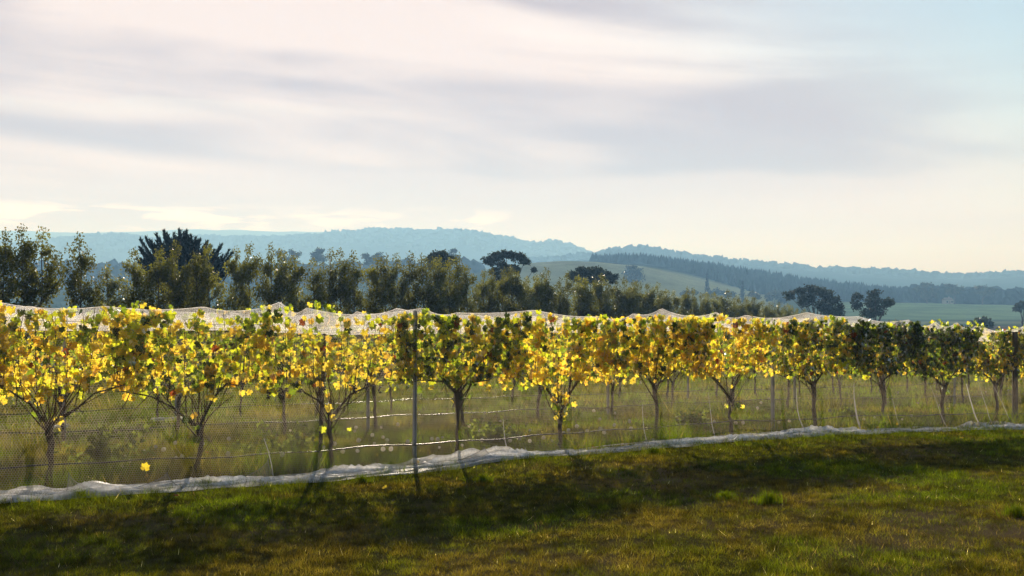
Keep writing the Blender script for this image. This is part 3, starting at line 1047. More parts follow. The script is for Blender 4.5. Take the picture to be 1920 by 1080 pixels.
    for k in np.nonzero(single)[0]:
        o = bpy.data.objects.new('leaf', LEAF_MESH[mi[k]][ki[k]])
        COL.objects.link(o)
        o.parent = root
        M = Matrix(((Xa[k, 0], T[k, 0], N[k, 0], 0), (Xa[k, 1], T[k, 1], N[k, 1], 0), (Xa[k, 2], T[k, 2], N[k, 2], 0), (0, 0, 0, 1)))
        s = float(size[k])
        o.matrix_local = Matrix.Translation(Vector(P[k])) @ M @ Matrix.Diagonal((s, s, s, 1))
    rest = np.nonzero(~single)[0]
    if len(rest):
        g = Geo()
        for kk in range(5):
            for m in range(6):
                idx = rest[(ki[rest] == kk) & (mi[rest] == m)]
                if not len(idx):
                    continue
                lv, lf = LT[kk]
                s = size[idx][:, None, None]
                v = (lv[None, :, 0:1] * Xa[idx][:, None, :] + lv[None, :, 1:2] * T[idx][:, None, :] + lv[None, :, 2:3] * N[idx][:, None, :]) * s + P[idx][:, None, :]
                f = lf[None] + (np.arange(len(idx)) * len(lv))[:, None, None]
                g.add(v.reshape(-1, 3), f.reshape(-1, 3), None, m)
        o = obj('foliage', g.mesh('foliage', LEAF_MATS), root)
        o['kind'] = 'stuff'
    for k in range(grapes):
        b = np.array([hd[0] + r.uniform(-width, width) * .9, r.uniform(-.12, .03), cord - r.uniform(-.02, .07)])
        g = Geo()
        for j in range(16):
            f = r.uniform(0, 1)
            c = b + np.array([r.normal(0, .020 * (1 - .6 * f)), r.normal(0, .020 * (1 - .6 * f)), -.11 * f])
            g.add(ICO0[0] * .013 + c, ICO0[1])
        obj('grape_bunch', g.mesh('grape_bunch', [M_GRAPE], True), root)


FRONT = [
    # photo x, label, settings
    (-170, 'grapevine of the front row cut off by the left picture edge', dict(pal='yellow', dens=.85, singles=60)),
    (95, 'leftmost whole vine of the front row, thin golden leaves, dark Y-shaped trunk', dict(pal='yellow', dens=.95, lean=.05, sucker=3, singles=235)),
    (375, 'second front-row vine from the left, big dark green leaves near its top', dict(pal='mixed', dens=1.0, head=.62, sucker=5, singles=235)),
    (625, 'sparse front-row vine with thin yellow leaves and a low tuft, beside the leaning stake', dict(pal='yellow', dens=.62, head=.70, lean=.03, sucker=6, grapes=9, singles=235)),
    (857, 'bushy front-row vine just right of the steel post, green above and yellow below', dict(pal='green', dens=1.35, head=.92, sucker=7, singles=235)),
    (1047, 'golden front-row vine with leaves hanging low down its thin trunk', dict(pal='gold', dens=1.3, head=.66, sucker=30, singles=235)),
    (1225, 'dense gold and green front-row vine with a thick upright trunk', dict(pal='gold', dens=1.45, head=.90, singles=235)),
    (1370, 'golden front-row vine left of the pale gap in the canopy', dict(pal='gold', dens=1.3, head=.66, xoff=-.12, sucker=6, singles=235)),
    (1530, 'full golden green front-row vine just right of the second post', dict(pal='duskgold', dens=1.65, head=.86, singles=235)),
    (1655, 'darkest green front-row vine with a solid leafy wall', dict(pal='dark', dens=2.0, head=.92, singles=235)),
    (1768, 'dark green front-row vine with orange leaves low on it', dict(pal='dark', dens=1.7, head=.82, sucker=6, singles=235)),
    (1868, 'rightmost whole vine of the front row, beside the thick end post', dict(pal='duskgold', dens=1.5, head=.86, singles=235)),
    (1962, 'front-row vine cut off by the right picture edge', dict(pal='duskgold', dens=1.5, singles=60)),
]
for k, (px_, lab, kw) in enumerate(FRONT):
    s = row_s(px_)
    x, y = row_xy(s)
    root = thing('grapevine', lab, 'grapevine', (float(x), float(y), g1(x, y)), ROW_A, 'vines of the front row')
    make_vine(root, 300 + k, ridge=(lambda xl, s=s: top1(s + xl)), **kw)

# rows behind: a few vines built, then copied
PROTO = []
for k in range(4):
    e = thing('grapevine', 'grapevine', 'grapevine')
    make_vine(e, 700 + k, pal=['yellow', 'gold', 'mixed', 'green'][k], dens=1.25, top=2.08, singles=26, detail=False, head=[.8, .7, .9, .75][k], lean=[.1, -.05, .06, 0][k])
    PROTO.append(e)
used = set()


def copy_thing(src, keep=lambda c: True):
    c = src.copy()
    COL.objects.link(c)
    for ch in src.children:
        if keep(ch):
            d_ = ch.copy()
            COL.objects.link(d_)
            d_.parent = c
    return c


for row, (pa, pb) in ((1, (-120, 2010)), (2, (-60, 1960))):
    s = row_s(pa, row)
    n_in = 0
    while s < row_s(pb, row):
        k = int(rng.integers(0, 4))
        x, y = row_xy(s, rng.normal(0, .04), row)
        if k not in used:
            e = PROTO[k]
            used.add(k)
        else:
            e = copy_thing(PROTO[k], (lambda c: True) if row == 1 else (lambda c: not c.name.startswith('leaf')))
        e.location = (float(x), float(y), g1(x, y))
        e.rotation_euler = (0, 0, ROW_A + (math.pi if rng.uniform() < .4 else 0))
        sz = rng.uniform(.98, 1.05)
        e.scale = (rng.uniform(.95, 1.05), 1, sz)
        e['label'] = '%s grapevine from the left in the %s row back from the net' % (ordinal(n_in), ['', 'second', 'third', 'fourth'][row])
        e['group'] = 'vines of the %s row' % ['', 'second', 'third', 'fourth'][row]
        s += 1.75 + rng.normal(0, .06)
        n_in += 1
for k in range(4):
    if k not in used:
        for ch in list(PROTO[k].children):
            bpy.data.objects.remove(ch)
        bpy.data.objects.remove(PROTO[k])


# posts
def post(px_, row, label, h_, w, d_, mat, lean=0.0, round_=False, q=0.0):
    x, y = row_xy(row_s(px_, row), q, row)
    e = thing('trellis_post', label, 'post', (float(x), float(y), g1(x, y)), ROW_A, 'trellis posts')
    g = Geo()
    if round_:
        zz = np.linspace(-.2, h_, 8)
        g.tube(np.stack([lean * zz, 0 * zz, zz], 1), w / 2 * (1 + .05 * np.sin(zz * 3)), 12)
        obj('shaft', g.mesh('shaft', [mat], False), e)
    else:                                       # rolled steel channel: web and two flanges
        for c, s in (((0, d_ / 2 - .003, 0), (w, .005, 1)), ((-w / 2 + .003, -.001, 0), (.005, d_ - .005, 1)), ((w / 2 - .003, -.001, 0), (.005, d_ - .005, 1))):
            b = Geo(); b.box((c[0], c[1], h_ / 2 - .1), (s[0], s[1], h_ + .2))
            v = b.v[0].copy(); v[:, 0] += lean * v[:, 2]
            g.add(v, None, b.q[0])
        obj('shaft', g.mesh('shaft', [mat]), e)
        g = Geo()
        for zc in (.25, 1.12, 1.5, 1.85):
            if zc < h_:
                g.box((lean * zc, -d_ / 2 - .004, zc), (w * .5, .012, .02))
        obj('wire_clip', g.mesh('wire_clip', [M_WIRE]), e)
    return e


post(777, 0, 'grey steel post standing in the middle of the front row', 2.05, .046, .04, M_POST, .006, q=.0)
post(1462, 0, 'second steel post of the front row, half hidden by golden leaves', 1.6, .05, .045, M_POST, .0, q=-.16)
post(1899, 0, 'thick dark timber post near the right picture edge', 1.95, .11, .11, M_TIMBER, 0, True, q=.05)
post(613, 0, 'thin weathered stake leaning beside the sparse vine', 1.75, .05, .05, M_TIMBER, .035, True, q=-.25)
for row, pxs in ((1, (120, 690, 1140, 1490, 1790)), (2, (330, 860, 1290, 1650))):
    for j, p_ in enumerate(pxs):
        post(p_, row, '%s steel post from the left in the %s row' % (ordinal(j), ['', 'second', 'third'][row]), 2.0, .05, .04, M_POST)

# drip pipes and trellis wires
for row, (sa, sb) in ((0, (-3.5, 22)), (1, (-6, 31)), (2, (-8, 40))):
    rn = ['front', 'second', 'third', 'fourth'][row]
    ss = np.arange(sa, sb, .3)
    sag = .012 * np.sin(ss * 1.9 + row) + .01 * np.sin(ss * 4.7)
    for zc, rad, kind in ((.25, .0095, 'drip_pipe'), (1.12, .0028, 'trellis_wire'), (1.5, .0022, 'trellis_wire'), (1.85, .0022, 'trellis_wire')):
        if kind == 'trellis_wire' and row > 1:
            continue
        if kind == 'trellis_wire' and row == 1 and zc != 1.12:
            continue
        x, y = row_xy(ss, .02, row)
        z = ground(x, y) * 0 + np.interp(ss, ss[::6], ground(x, y)[::6]) + zc + sag * (1 if kind == 'drip_pipe' else .5)
        g = Geo()
        g.tube(np.stack([x, y, z], 1), rad, 6)
        lab = ('black drip irrigation pipe low along the %s row' % rn) if kind == 'drip_pipe' else \
            '%s steel wire along the %s row' % ({1.12: 'fruiting', 1.5: 'middle', 1.85: 'top'}[zc], rn)
        tag(obj(kind, g.mesh(kind, [M_PIPE if kind == 'drip_pipe' else M_WIRE], True)), lab, 'pipe' if kind == 'drip_pipe' else 'wire', 'trellis lines')

# ------------------------------------------------------------------ bird netting
def hex_net(s0, s1, t0, t1, cell, width, place, name, mat, stretch=1.0):
    """knotted hexagonal mesh: every strand a ribbon. place(s, t) -> xyz"""
    nj = int((t1 - t0) / (cell * .866)) + 1
    ni = int((s1 - s0) / (cell * stretch)) + 1
    I, J = np.meshgrid(np.arange(ni), np.arange(nj), indexing='ij')
    cs = (I + .5 * (J % 2)).ravel() * cell
    ct = J.ravel() * cell * .866
    Rr = cell / math.sqrt(3)
    V, base = [], 0
    for k in range(3):
        a0, a1 = R(30 + 60 * k), R(90 + 60 * k)
        p0 = np.stack([cs + Rr * math.cos(a0), ct + Rr * math.sin(a0)], 1)
        p1 = np.stack([cs + Rr * math.cos(a1), ct + Rr * math.sin(a1)], 1)
        dvec = p1 - p0
        nv = np.stack([-dvec[:, 1], dvec[:, 0]], 1) / Rr * width / 2
        ex = dvec / Rr * width * .25
        V.append(np.stack([p0 - ex - nv, p1 + ex - nv, p1 + ex + nv, p0 - ex + nv], 1))
    V = np.concatenate(V).reshape(-1, 2)
    S = s0 + V[:, 0] * stretch
    T = np.clip(t0 + V[:, 1], t0, t1)
    xyz = place(S, T)
    i = np.arange(len(V) // 4) * 4
    return make_mesh(name, xyz, np.stack([i, i + 1, i + 2, i + 3], 1), [mat])




def foot_q(s):
    return np.interp(s, [-4, 0, 3, 6, 9, 13, 16, 20, 24], [.86, .80, .66, .55, .38, .38, .42, .50, .50])


def smooth_ground(x, y):
    return ground(x, y)


def front_place(top, row, foot):
    def f(s, t):                                   # t: 0 at the ground .. 1 at the ridge
        T = top(s)
        q = np.interp(t, [0, .12, .3, .6, .85, .95, 1.0], [1.0, .80, .66, .55, .46, .30, .03])
        q = q * foot(s) + (fbm(s * .9, t * 2.5 + 3, 31 + row, 2) - .5) * .16 * (1 - t) * np.minimum(1, t * 5)
        x, y = row_xy(s, q, row)
        z = ground(x, y) + .015 + t * (T - .015)
        return np.stack([x, y, z], 1)
    return f


HEMZ = 1.745


def band_place(top, row, hemz):
    def f(s, t):                                   # t: 0 at the ridge .. 1 at the rear hem
        T = top(s)
        q = np.interp(t, [0, .35, 1], [.03, -.13, -.26]) + (fbm(s * 2.2, t * 1.5, 77 + row, 2) - .5) * .05 * t
        w = t ** 1.25
        x, y = row_xy(s, q, row)
        xc, yc = row_xy(s, 0, row)
        z = ground(xc, yc) + T * (1 - w) + (hemz + .012 * np.sin(s * .9)) * w
        return np.stack([x, y, z], 1)
    return f


CELL = .026
net = thing('bird_net', 'white bird net draped over the whole front row down to the grass', 'net', (0, 0, 0))
fp = front_place(top1, 0, foot_q)
HH = 2.15
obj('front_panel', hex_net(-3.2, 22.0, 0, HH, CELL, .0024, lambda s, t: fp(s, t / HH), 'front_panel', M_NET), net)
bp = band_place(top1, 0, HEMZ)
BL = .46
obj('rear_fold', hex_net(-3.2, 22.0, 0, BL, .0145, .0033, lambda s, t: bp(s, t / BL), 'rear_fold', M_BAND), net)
ss = np.arange(-3.2, 22.0, .06)
g = Geo()
g.tube(bp(ss, np.full_like(ss, 1.0)), .008, 5)
g.tube(bp(ss, np.full_like(ss, .90)), .0025, 4)
obj('hem_cord', g.mesh('hem_cord', [M_BAND], True), net)
g = Geo()
g.tube(fp(ss, np.full_like(ss, 1.0)) + np.array([0, 0, .004]), .0035, 5)
obj('ridge_cord', g.mesh('ridge_cord', [M_BAND], True), net)


def hem_strip(s0, s1, row, qa, qb, hgt, seed, step=.022, cross=15):
    s = np.arange(s0, s1, step)
    c = np.linspace(0, 1, cross)
    S, C = np.meshgrid(s, c, indexing='ij')
    wv = (fbm(S * 1.1, S * 0 + seed, seed, 3) - .5)
    q = foot_q(S) + qa + (qb - qa) * C * (.45 + 1.1 * fbm(S * 1.6, S * 0 + 5, seed + 21, 3)) + wv * .30 + (fbm(S * 5, C * 2, seed + 3, 2) - .5) * .07
    x, y = row_xy(S, q, row)
    hh = hgt * np.interp(S, [-3, 2, 6, 9], [.6, .7, 1, 1]) * (0.35 + 1.25 * sstep(.3, .75, fbm(S * .9, S * 0 + 2.2, seed + 1, 3)))
    body = np.sin(np.pi * np.clip(C * .93 + .05, 0, 1)) ** .8
    ridg = 1 - np.abs(2 * fbm(S * 1.7 + C * 1.0, C * 3.6 - S * .8, seed + 5, 3) - 1)
    fine = 1 - np.abs(2 * fbm(S * 5 - C * 3, C * 9 + S * 1.5, seed + 9, 2) - 1)
    z = ground(x, y) + .006 + hh * body * (.25 + .9 * ridg ** 2) + .028 * body * fine ** 2
    v = np.stack([x, y, z], -1).reshape(-1, 3)
    n, m = len(s), cross
    i, j = np.meshgrid(np.arange(n - 1), np.arange(m - 1), indexing='ij')
    i, j = i.ravel(), j.ravel()
    return v, np.stack([i * m + j, (i + 1) * m + j, (i + 1) * m + j + 1, i * m + j + 1], 1)


def hem_net(s0, s1, qa, qb, hgt, seed, cell, w):
    """a loose layer of the same net lying in folds over the hem"""
    L = 1.0

    def place(S, T):
        C = T / L
        wv = fbm(S * 1.1, S * 0 + seed, seed, 3) - .5
        q = foot_q(S) + qa + (qb - qa) * C * (.3 + 1.3 * fbm(S * 1.3, S * 0 + 5, seed + 21, 3)) + wv * .34
        x, y = row_xy(S, q)
        hh = hgt * np.interp(S, [-3, 6, 9], [1.25, 1.1, .9]) * (.2 + 1.6 * sstep(.35, .75, fbm(S * .8, S * 0 + 2.2, seed + 1, 3)))
        body = np.sin(np.pi * np.clip(C * .95 + .04, 0, 1)) ** .7
        ridg = 1 - np.abs(2 * fbm(S * 1.5 + C * 1.2, C * 3.4 - S * .9, seed + 5, 3) - 1)
        z = ground(x, y) + .012 + hh * body * (.1 + 1.0 * ridg ** 3) + .035 * body * (1 - np.abs(2 * fbm(S * 4.5, C * 7 + S * 2, seed + 7, 2) - 1)) ** 2
        return np.stack([x, y, z], 1)
    return hex_net(s0, s1, 0, L, cell, w, place, 'loose_fold', M_HEM)


def crumpled(s0, s1, qa, qb, hgt, seed, step=.02, cross=26):
    """sheer net lying in soft folds with sharp creases"""
    sv = np.arange(s0, s1, step)
    S, C = np.meshgrid(sv, np.linspace(0, 1, cross), indexing='ij')
    wid = .35 + 1.2 * fbm(S * 1.2, S * 0 + 5, seed + 21, 3)
    q = foot_q(S) + qa + (qb - qa) * C * wid + (fbm(S * .9, S * 0 + seed, seed, 3) - .5) * .34
    x, y = row_xy(S, q)
    hh = hgt * np.interp(S, [-3, 5, 9], [1.3, 1.15, .9]) * (.15 + 1.7 * sstep(.35, .8, fbm(S * 1.0, S * 0 + 2.2, seed + 1, 3)))
    body = np.sin(np.pi * np.clip(C * .96 + .03, 0, 1)) ** .6
    ph = C * 2.6 + 2.6 * fbm(S * .9, C * 1.2, seed + 5, 2) + S * .28
    ph2 = S * 2.1 + C * 1.3 + 2.0 * fbm(S * 1.6, C * 2, seed + 8, 2)
    crest = (1 - np.abs(np.sin(np.pi * ph))) ** 1.4
    cross_ = (1 - np.abs(np.sin(np.pi * ph2))) ** 2.0
    z = ground(x, y) + 0.010 + .020 * body + hh * body * (.08 + .75 * crest + .35 * cross_ * fbm(S * 2, C * 2, seed + 3, 2))
    v = np.stack([x, y, z], -1).reshape(-1, 3)
    i, j = np.meshgrid(np.arange(len(sv) - 1), np.arange(cross - 1), indexing='ij')
    i, j = i.ravel(), j.ravel()
    return make_mesh('gathered_hem', v, np.stack([i * cross + j, (i + 1) * cross + j, (i + 1) * cross + j + 1, i * cross + j + 1], 1), [M_FILM], None, True)


obj('gathered_hem', crumpled(-3.2, 22, -.08, .24, .06, 151), net)
obj('gathered_hem', crumpled(-3.2, 22, -.28, .12, .085, 171), net)
obj('gathered_hem', crumpled(-3.2, 22, .0, .38, .035, 191), net)
er = np.random.default_rng(8)
for k in range(34):                                     # twisted edges lying along the folds
    a = er.uniform(-3, 21)
    sl = np.arange(a, a + er.uniform(.7, 2.6), .04)
    ph = er.uniform(0, 9)
    ql = foot_q(sl) + er.uniform(-.16, .26) + (fbm(sl * 1.1, sl * 0 + ph, 400 + k, 3) - .5) * .36
    xl, yl = row_xy(sl, ql)
    arch = np.sin(np.pi * np.linspace(0, 1, len(sl)))
    zl = ground(xl, yl) + .02 + .10 * arch * fbm(sl * 1.4, sl * 0 + ph, 500 + k, 2) ** 1.5
    g = Geo(); g.tube(np.stack([xl, yl, zl], 1), .004 + .008 * arch * fbm(sl * 3, sl * 0, 600 + k, 2), 5)
    obj('twisted_edge', g.mesh('twisted_edge', [M_HEM], True), net)


# pleats of net standing up out of the hem, and little lifted tents of it
def pleat(px_, h_, dx_, w0, bend):
    s0 = row_s(px_)
    t_ = np.linspace(0, 1, 14)
    s = s0 + dx_ * t_ ** .6 + bend * np.sin(np.pi * t_) * .5
    tt = t_ * h_ / 2.0 + .01
    c = fp(s, tt)
    wdt = w0 * .55 * (1 - t_) ** .8 + .003
    a = fp(s - wdt, tt) - np.array([RN[0], RN[1], 0]) * .012
    b = fp(s + wdt, tt) - np.array([RN[0], RN[1], 0]) * .012
    m_ = c - np.array([RN[0], RN[1], 0]) * (.012 + wdt[:, None] * .7)
    v = np.concatenate([a, m_, b])
    k = np.arange(13)
    q = np.concatenate([np.stack([k, k + 14, k + 15, k + 1], 1), np.stack([k + 14, k + 28, k + 29, k + 15], 1)])
    g = Geo(); g.add(v, None, q)
    obj('pleat', g.mesh('pleat', [M_PLEAT], True), net)


for args in ((480, .45, -.05, .008, .06), (915, .5, .03, .006, 0), (1183, .62, -.02, .007, .02), (1311, .75, -.07, .012, .03), (1478, .95, -.02, .022, -.10), 
             (1580, .9, .02, .045, -.05), (1655, .7, -.12, .008, .05), (1740, 1.0, -.4, .010, .25), (1803, 1.2, -.35, .045, .1),
             (1824, .95, -.22, .014, .15), (1862, .95, -.5, .014, .3), (1925, .9, -.4, .016, .2)):
    pleat(*args)


def tent(px_, wl, wr, h_, seed):
    """a lifted corner of net: a sagging triangle of mesh"""
    s0 = row_s(px_)

    def place(a, b):                                # a across 0..1, b up 0..1
        k = 1 - b
        s = s0 + (-wl * (1 - a) + wr * a) * k ** 1.9
        q = foot_q(s) + .12 * k ** 2 + .10 * np.sin(np.pi * a) * k + .03
        x, y = row_xy(s, q, 0)
        z = ground(x, y) + .02 + h_ * b ** 1.1 * (1 - .2 * np.sin(np.pi * a) * k)
        return np.stack([x, y, z], 1)
    g_ = hex_net(0, 1, 0, 1, .030, .0042, lambda a, b: place(np.clip(a, 0, 1), b), 'lifted_net', M_PLEAT)
    obj('lifted_net', g_, net)
    g = Geo()
    b = np.linspace(0, 1, 12)
    g.tube(place(np.zeros(12), b), .0035, 5)
    g.tube(place(np.ones(12), b), .0035, 5)
    obj('lifted_edge', g.mesh('lifted_edge', [M_PLEAT], True), net)


for args in ((108, .05, .36, .24, 1), (285, .60, .12, .17, 2), (468, .55, .07, .25, 3), (868, .75, .15, .18, 4), (945, .05, .16, .13, 6)):
    tent(*args)

net2 = thing('bird_net', 'second bird net over the row behind, its ridge showing above the front one', 'net', (0, 0, 0))
fp2 = front_place(top2, 1, lambda s: foot_q(s) * 0 + .42)
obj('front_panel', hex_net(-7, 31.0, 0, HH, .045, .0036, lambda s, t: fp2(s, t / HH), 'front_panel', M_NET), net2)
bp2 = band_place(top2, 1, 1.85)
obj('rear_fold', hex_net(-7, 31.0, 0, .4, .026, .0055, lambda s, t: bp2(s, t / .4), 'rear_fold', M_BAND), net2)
ss2 = np.arange(-7, 31, .08)
g = Geo(); g.tube(fp2(ss2, np.full_like(ss2, 1.0)) + np.array([0, 0, .004]), .006, 5)
obj('ridge_cord', g.mesh('ridge_cord', [M_BAND], True), net2)
for (px_, row, L, lab) in ((300, 2, .6, 'pale bundle of rolled net lying in the grass behind the second vine'), (95, 2, .5, 'pale bundle of rolled net lying in the grass behind the leftmost trunk')):
    s = row_s(px_, row)
    v, f = hem_strip(s - L / 2, s + L / 2, row, -.1, .2, .17, int(px_), .03, 12)
    tag(obj('net_bundle', make_mesh('net_bundle', v, f, [M_HEM], None, True)), lab, 'net', 'rolled net bundles')


# ------------------------------------------------------------------ grass
def blades(name, label, x, y, h_, w, tilt, col, cat='grass', nseg=1):
    n = len(x)
    z = ground(x, y) - .004
    a = rng.uniform(0, 6.28, n)
    b = rng.uniform(0, 6.28, n)
    dx_, dy_ = np.cos(a) * w / 2, np.sin(a) * w / 2
    lx, ly = np.cos(b) * tilt * h_, np.sin(b) * tilt * h_
    p0 = np.stack([x - dx_, y - dy_, z], 1)
    p1 = np.stack([x + dx_, y + dy_, z], 1)
    m0 = np.stack([x - dx_ * .7 + lx * .35, y - dy_ * .7 + ly * .35, z + h_ * .6], 1)
    m1 = np.stack([x + dx_ * .7 + lx * .35, y + dy_ * .7 + ly * .35, z + h_ * .6], 1)
    tp = np.stack([x + lx, y + ly, z + h_ * np.sqrt(np.clip(1 - tilt ** 2 * .4, .15, 1))], 1)
    if nseg == 1:
        v = np.stack([p0, p1, tp], 1).reshape(-1, 3)
        i = np.arange(n) * 3
        f = np.stack([i, i + 1, i + 2], 1)
        me = make_mesh(name, v, f, [M_BLADE], None, False, np.repeat(col, 3, 0))
    else:
        v = np.stack([p0, p1, m1, m0, tp], 1).reshape(-1, 3)
        i = np.arange(n) * 5
        me = make_mesh(name, v, [np.stack([i + 3, i + 2, i + 4], 1), np.stack([i, i + 1, i + 2, i + 3], 1)], [M_BLADE], None, False, np.repeat(col, 5, 0))
    if label is None:
        return me
    return tag(obj(name, me), label, cat, kind='stuff')


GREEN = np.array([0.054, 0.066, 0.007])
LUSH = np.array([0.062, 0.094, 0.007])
DRY = np.array([0.096, 0.073, 0.024])
STRAW = np.array([0.20, 0.155, 0.085])


BARE = []
for px_, py_, br_ in ((1000, 990, .26), (1105, 982, .20), (1290, 960, .17), (780, 1010, .16), (1880, 1015, .25)):
    Yb = F * EYE / (py_ - 645.0)
    BARE.append(((px_ - 960) * Yb / F, Yb, br_))


def front_of_row(x, y):
    """metres in front of the front row's line"""
    return (x - R0[0]) * -RN[0] + (y - R0[1]) * -RN[1]


def lawn_points(n):
    y = 5.9 + (rng.uniform(0, 1, n) ** 1.35) * 16
    x = rng.uniform(-.60, .60, n) * y
    k = front_of_row(x, y) > .1
    return x[k], y[k]


x, y = lawn_points(900000)
q = front_of_row(x, y) - foot_q((x - R0[0]) * RD[0] + (y - R0[1]) * RD[1])
pn = fbm(x * .55, y * .55, 41, 4)
pf = fbm(x * 2.3, y * 2.3, 43, 3)
dry = .75 * sstep(.49, .68, .62 * pn + .38 * pf + .05 * sstep(.3, 2.5, q))
bare = .6 * sstep(.68, .76, fbm(x * .9 + 9, y * .9, 47, 4))
for bx_, by_, br_ in BARE:
    bare = np.maximum(bare, sstep(1.0, .35, np.hypot((x - bx_) / (br_ * 1.7), (y - by_) / br_) + .6 * (fbm(x * 6, y * 6, 48, 2) - .5)))
lush = sstep(.50, .66, fbm(x * .8 + 5, y * .8 + 3, 45, 3)) * (1 - dry) * (.35 + .65 * sstep(6.5, 9.0, y))
edge_g = np.maximum(sstep(.55, .05, np.abs(q - .2)), .75 * sstep(1.5, .5, q) * sstep(.3, .55, fbm(x * 1.3, y * 1.3, 46, 3)))  # taller grass by the hem; its brighter green is a painted sunlit strip
keep = (rng.uniform(0, 1, len(x)) > .75 * bare) & ((q > .12) | (rng.uniform(0, 1, len(x)) < .25))
x, y, q, dry, bare, lush, edge_g, pf = [a_[keep] for a_ in (x, y, q, dry, bare, lush, edge_g, pf)]
n = len(x)
mixr = np.clip(dry + rng.normal(0, .22, n), 0, 1)
col = GREEN[None] * (1 - mixr[:, None]) + DRY[None] * mixr[:, None]
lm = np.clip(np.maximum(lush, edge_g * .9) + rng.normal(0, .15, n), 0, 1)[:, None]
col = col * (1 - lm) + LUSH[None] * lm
st = (rng.uniform(0, 1, n) < .015 + .10 * bare)[:, None]
col = np.where(st, STRAW[None], col) * rng.uniform(.4, 1.6, (n, 1))
col = np.where((rng.uniform(0, 1, n) < .0016)[:, None], np.array([[.75, .70, .60]]), col)  # a few near-white blades: glints on the grass, put into the blade colour
clump = sstep(.25, .75, fbm(x * 11, y * 11, 49, 2))
col = col * (.35 + 1.25 * sstep(.2, .8, fbm(x * 9 + 3, y * 9, 50, 3)))[:, None]
hgt = (.45 + .9 * clump) * (.028 + .014 * lush + .05 * edge_g * rng.uniform(0, 1, n) + .02 * pf) * rng.uniform(.55, 1.5, n)
far = np.clip(y / 9.0, .8, 2.2)
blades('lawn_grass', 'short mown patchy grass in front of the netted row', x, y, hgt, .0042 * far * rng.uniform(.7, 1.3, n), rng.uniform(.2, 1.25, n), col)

# rougher grass under and behind the vines
n = 420000
y = 9.0 + rng.uniform(0, 1, n) ** 1.5 * 44
x = rng.uniform(-.60, .60, n) * y
fr = front_of_row(x, y)
k = (fr < .45) & (rng.uniform(0, 1, n) < np.where(fr > -6, 1.0, .8))
x, y, fr = x[k], y[k], fr[k]
n = len(x)
strip = np.abs(((-fr) / ROW_GAP + .5) % 1 - .5) * ROW_GAP          # distance from the nearest row line
weed = sstep(.9, .3, strip)
pn = fbm(x * .8, y * .8, 51, 4)
tall = weed * sstep(.42, .66, fbm(x * 1.1, y * 1.1, 53, 3))
dryb = sstep(.48, .66, pn) * .55
col = np.array([.078, .120, .010])[None] * (1 - dryb[:, None]) + np.array([.16, .125, .06])[None] * dryb[:, None]
col = np.where((rng.uniform(0, 1, n) < .05)[:, None], STRAW[None], col) * rng.uniform(.6, 1.35, (n, 1))
col = col * (.55 + .9 * sstep(.3, .7, fbm(x * 1.9, y * 1.9, 57, 3)))[:, None]
hgt = (.07 + .08 * pn + .24 * tall) * rng.uniform(.6, 1.5, n)
blades('vineyard_grass', 'rough sunlit grass and weeds under and between the vine rows', x, y, hgt, .006 * np.clip(y / 11, .8, 4) * rng.uniform(.7, 1.3, n), rng.uniform(.15, 1.0, n), col)

# tufts standing out of the lawn
TUFTS = [(1440, 945, .16, 'lush green tuft of long grass standing alone on the lawn'), (1360, 936, .10, 'small bright grass tuft just left of the lush one'),
         (1905, 968, .12, 'low green tuft at the right edge of the lawn'), (385, 912, .11, 'fresh green tuft by the hem below the second vine'),
         (150, 935, .12, 'fresh green tuft by the hem near the left picture edge'), (680, 905, .11, 'dark green tuft by the hem left of the steel post'),
         (905, 905, .12, 'bright tuft at the shadow edge right of the steel post'), (1225, 852, .13, 'sunlit tuft against the hem below the thick trunk')]
for px_, py_, hh, lab in TUFTS:
    Y = F * EYE / (py_ - 645.0)
    X = (px_ - 960) * Y / F
    for _ in range(3):
        Y = F * (EYE - (g1(X, Y) + SLOPE * Y)) / (py_ - 645.0)
        X = (px_ - 960) * Y / F
    n = 260
    rr = np.abs(rng.normal(0, .06, n))
    aa = rng.uniform(0, 6.28, n)
    me = blades('grass_tuft', None, X + rr * np.cos(aa) * 1.5, Y + rr * np.sin(aa), hh * rng.uniform(.5, 1.3, n) * np.exp(-rr * 3), rng.uniform(.004, .008, n), rng.uniform(.2, .9, n),
                LUSH[None] * rng.uniform(.7, 1.4, (n, 1)), nseg=2)
    tag(obj('grass_tuft', me), lab, 'grass tuft', 'grass tufts on the lawn')

# leafy weeds behind the net
WEEDS = [(195, 1.2, .50, 'large leafy weed bush behind the leftmost trunk'), (520, 1.6, .45, 'leafy weed bush behind the net between second and third trunks'),
         (925, 1.4, .40, 'weed clump behind the bushy green vine'), (1300, 1.8, .30, 'weed clump behind the two middle trunks'), (1590, 1.2, .26, 'weed left of the darkest vine trunk')]
for px_, back, hh, lab in WEEDS:
    bx, by = R0 + RN * back
    tt = (px_ - 960) / F
    s = (tt * by - bx) / (RD[0] - tt * RD[1])
    x0, y0 = row_xy(s, -back)
    z0 = g1(x0, y0)
    e = thing('weed_clump', lab, 'weed', (float(x0), float(y0), z0), 0, 'weeds behind the net')
    gs, gl = Geo(), Geo()
    cs, rs, ns = [], [], []
    for k in range(14):
        a = rng.uniform(0, 6.28); l = rng.uniform(.1, .55) * hh
        tip = np.array([math.cos(a) * l * 2.4, math.sin(a) * l * 1.4, hh * rng.uniform(.3, 1.0)])
        gs.tube([(0, 0, -.02), tip * np.array([.4, .4, .55]), tip], [.006, .005, .002], 4, cap=False)
        cs += [tip, tip * .7, tip * .45]; rs += [(.09, .09, .07)] * 3; ns += [14] * 3
    leaf_cloud(gl, cs, rs, ns, .045, 1.0, -.2, 0, rng, 1.8)
    obj('stems', gs.mesh('stems', [M_WEED]), e)
    obj('leaves', gl.mesh('leaves', [M_WEED]), e)

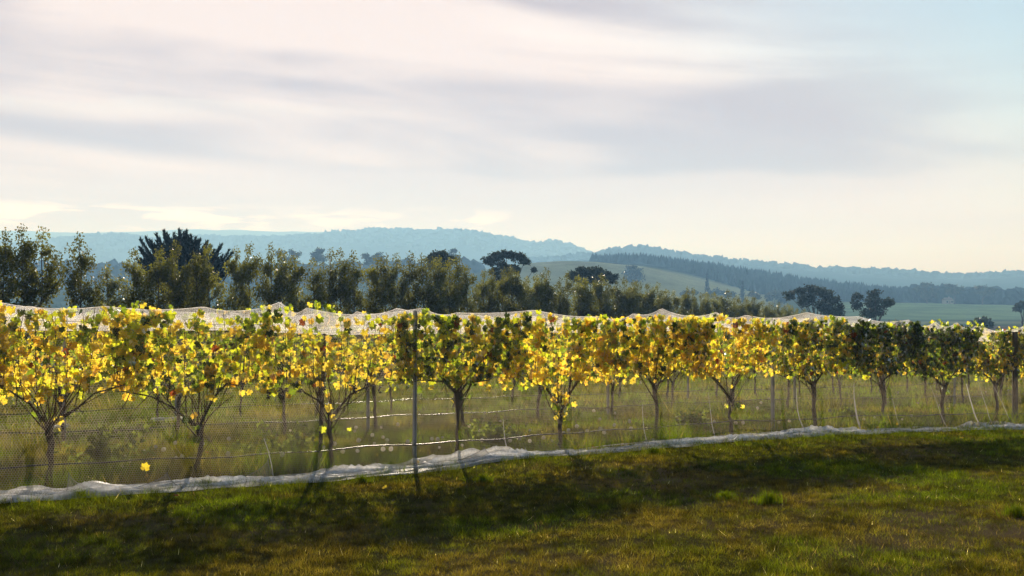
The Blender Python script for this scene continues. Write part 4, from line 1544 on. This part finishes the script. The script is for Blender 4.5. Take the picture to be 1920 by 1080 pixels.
# dandelion clocks
gst, ghd = Geo(), Geo()
gst.tube([(0, 0, -.01), (.004, 0, .09), (0, 0, .18)], [.0022, .002, .002], 4)
ghd.add(ICO1[0] * .027 * (1 + rng.normal(0, .05, (len(ICO1[0]), 1))) + np.array([0, 0, .19]), ICO1[1])
MST, MHD = gst.mesh('stalk', [M_WEED]), ghd.mesh('seed_head', [M_FLUFF])
for k in range(95):
    c = [(400, .35), (650, .9), (760, .8), (1130, .9), (860, 1.2), (1500, 1.5)][int(rng.integers(0, 6))]
    p_ = rng.normal(c[0], 130) if rng.uniform() < .8 else rng.uniform(0, 1900)
    back = abs(rng.normal(0, 1.6)) - .2 if rng.uniform() < .75 else rng.uniform(2, 7)
    bx, by = R0 + RN * back
    tt = (p_ - 960) / F
    s = (tt * by - bx) / (RD[0] - tt * RD[1])
    x0, y0 = row_xy(s, -back)
    e = thing('dandelion', 'white dandelion clock in the grass behind the net', 'dandelion', (float(x0), float(y0), g1(x0, y0)), rng.uniform(0, 6), 'dandelion clocks behind the net')
    e.scale = [float(rng.uniform(.7, 1.25))] * 3
    obj('stalk', MST, e); obj('seed_head', MHD, e)

# fallen leaves
for k in range(48):
    if k == 0:
        px_, q_, lab = 250, .62, 'curled yellow vine leaf caught on the net hem below the leftmost vine'
    else:
        px_, q_, lab = rng.uniform(0, 1900), rng.uniform(-2.5, .5) if k < 43 else rng.uniform(.8, 3.0), 'small fallen vine leaf lying in the grass'
    s = row_s(px_)
    x0, y0 = row_xy(s, q_)
    m = int(rng.choice([0, 1, 1, 0, 5])) if k else 0
    o = obj('fallen_leaf', LEAF_MESH[m][int(rng.integers(0, 5))])
    sz = float(rng.uniform(.03, .05)) if k else .065
    o.location = (float(x0), float(y0), g1(x0, y0) + .05)
    if k == 0:
        c = fp(np.array([s]), np.array([.11]))[0]
        o.location = (c[0] - RN[0] * .02, c[1] - RN[1] * .02, c[2])
    o.scale = (sz,) * 3
    o.rotation_euler = (rng.normal(.3, .4), rng.normal(0, .4), rng.uniform(0, 6.28)) if k else (R(75), R(15), R(20))
    tag(o, lab, 'leaf', 'fallen vine leaves')

# ------------------------------------------------------------------ haze
zlo = float(GV[..., 2].min()) - 1.5
zhi = float(GV[..., 2].max()) + 22.0
g = Geo()
g.box((0, 2085 * KD, (zlo + zhi) / 2), (11200 * KD, 4280 * KD, zhi - zlo))
M_HAZE, t, out = new_mat('haze')
pv = t.node('ShaderNodeVolumePrincipled')
pv.inputs['Color'].default_value = (0.26, 0.55, 1.0, 1)
pv.inputs['Absorption Color'].default_value = (1, 1, 1, 1)
pv.inputs['Density'].default_value = 0.00085 / KD
pv.inputs['Anisotropy'].default_value = 0.15
t.link(pv.outputs[0], out.inputs['Volume'])
hz_o = obj('haze', g.mesh('haze', [M_HAZE]))
tag(hz_o, 'pale blue haze lying over the valley and hills', 'haze', kind='stuff')
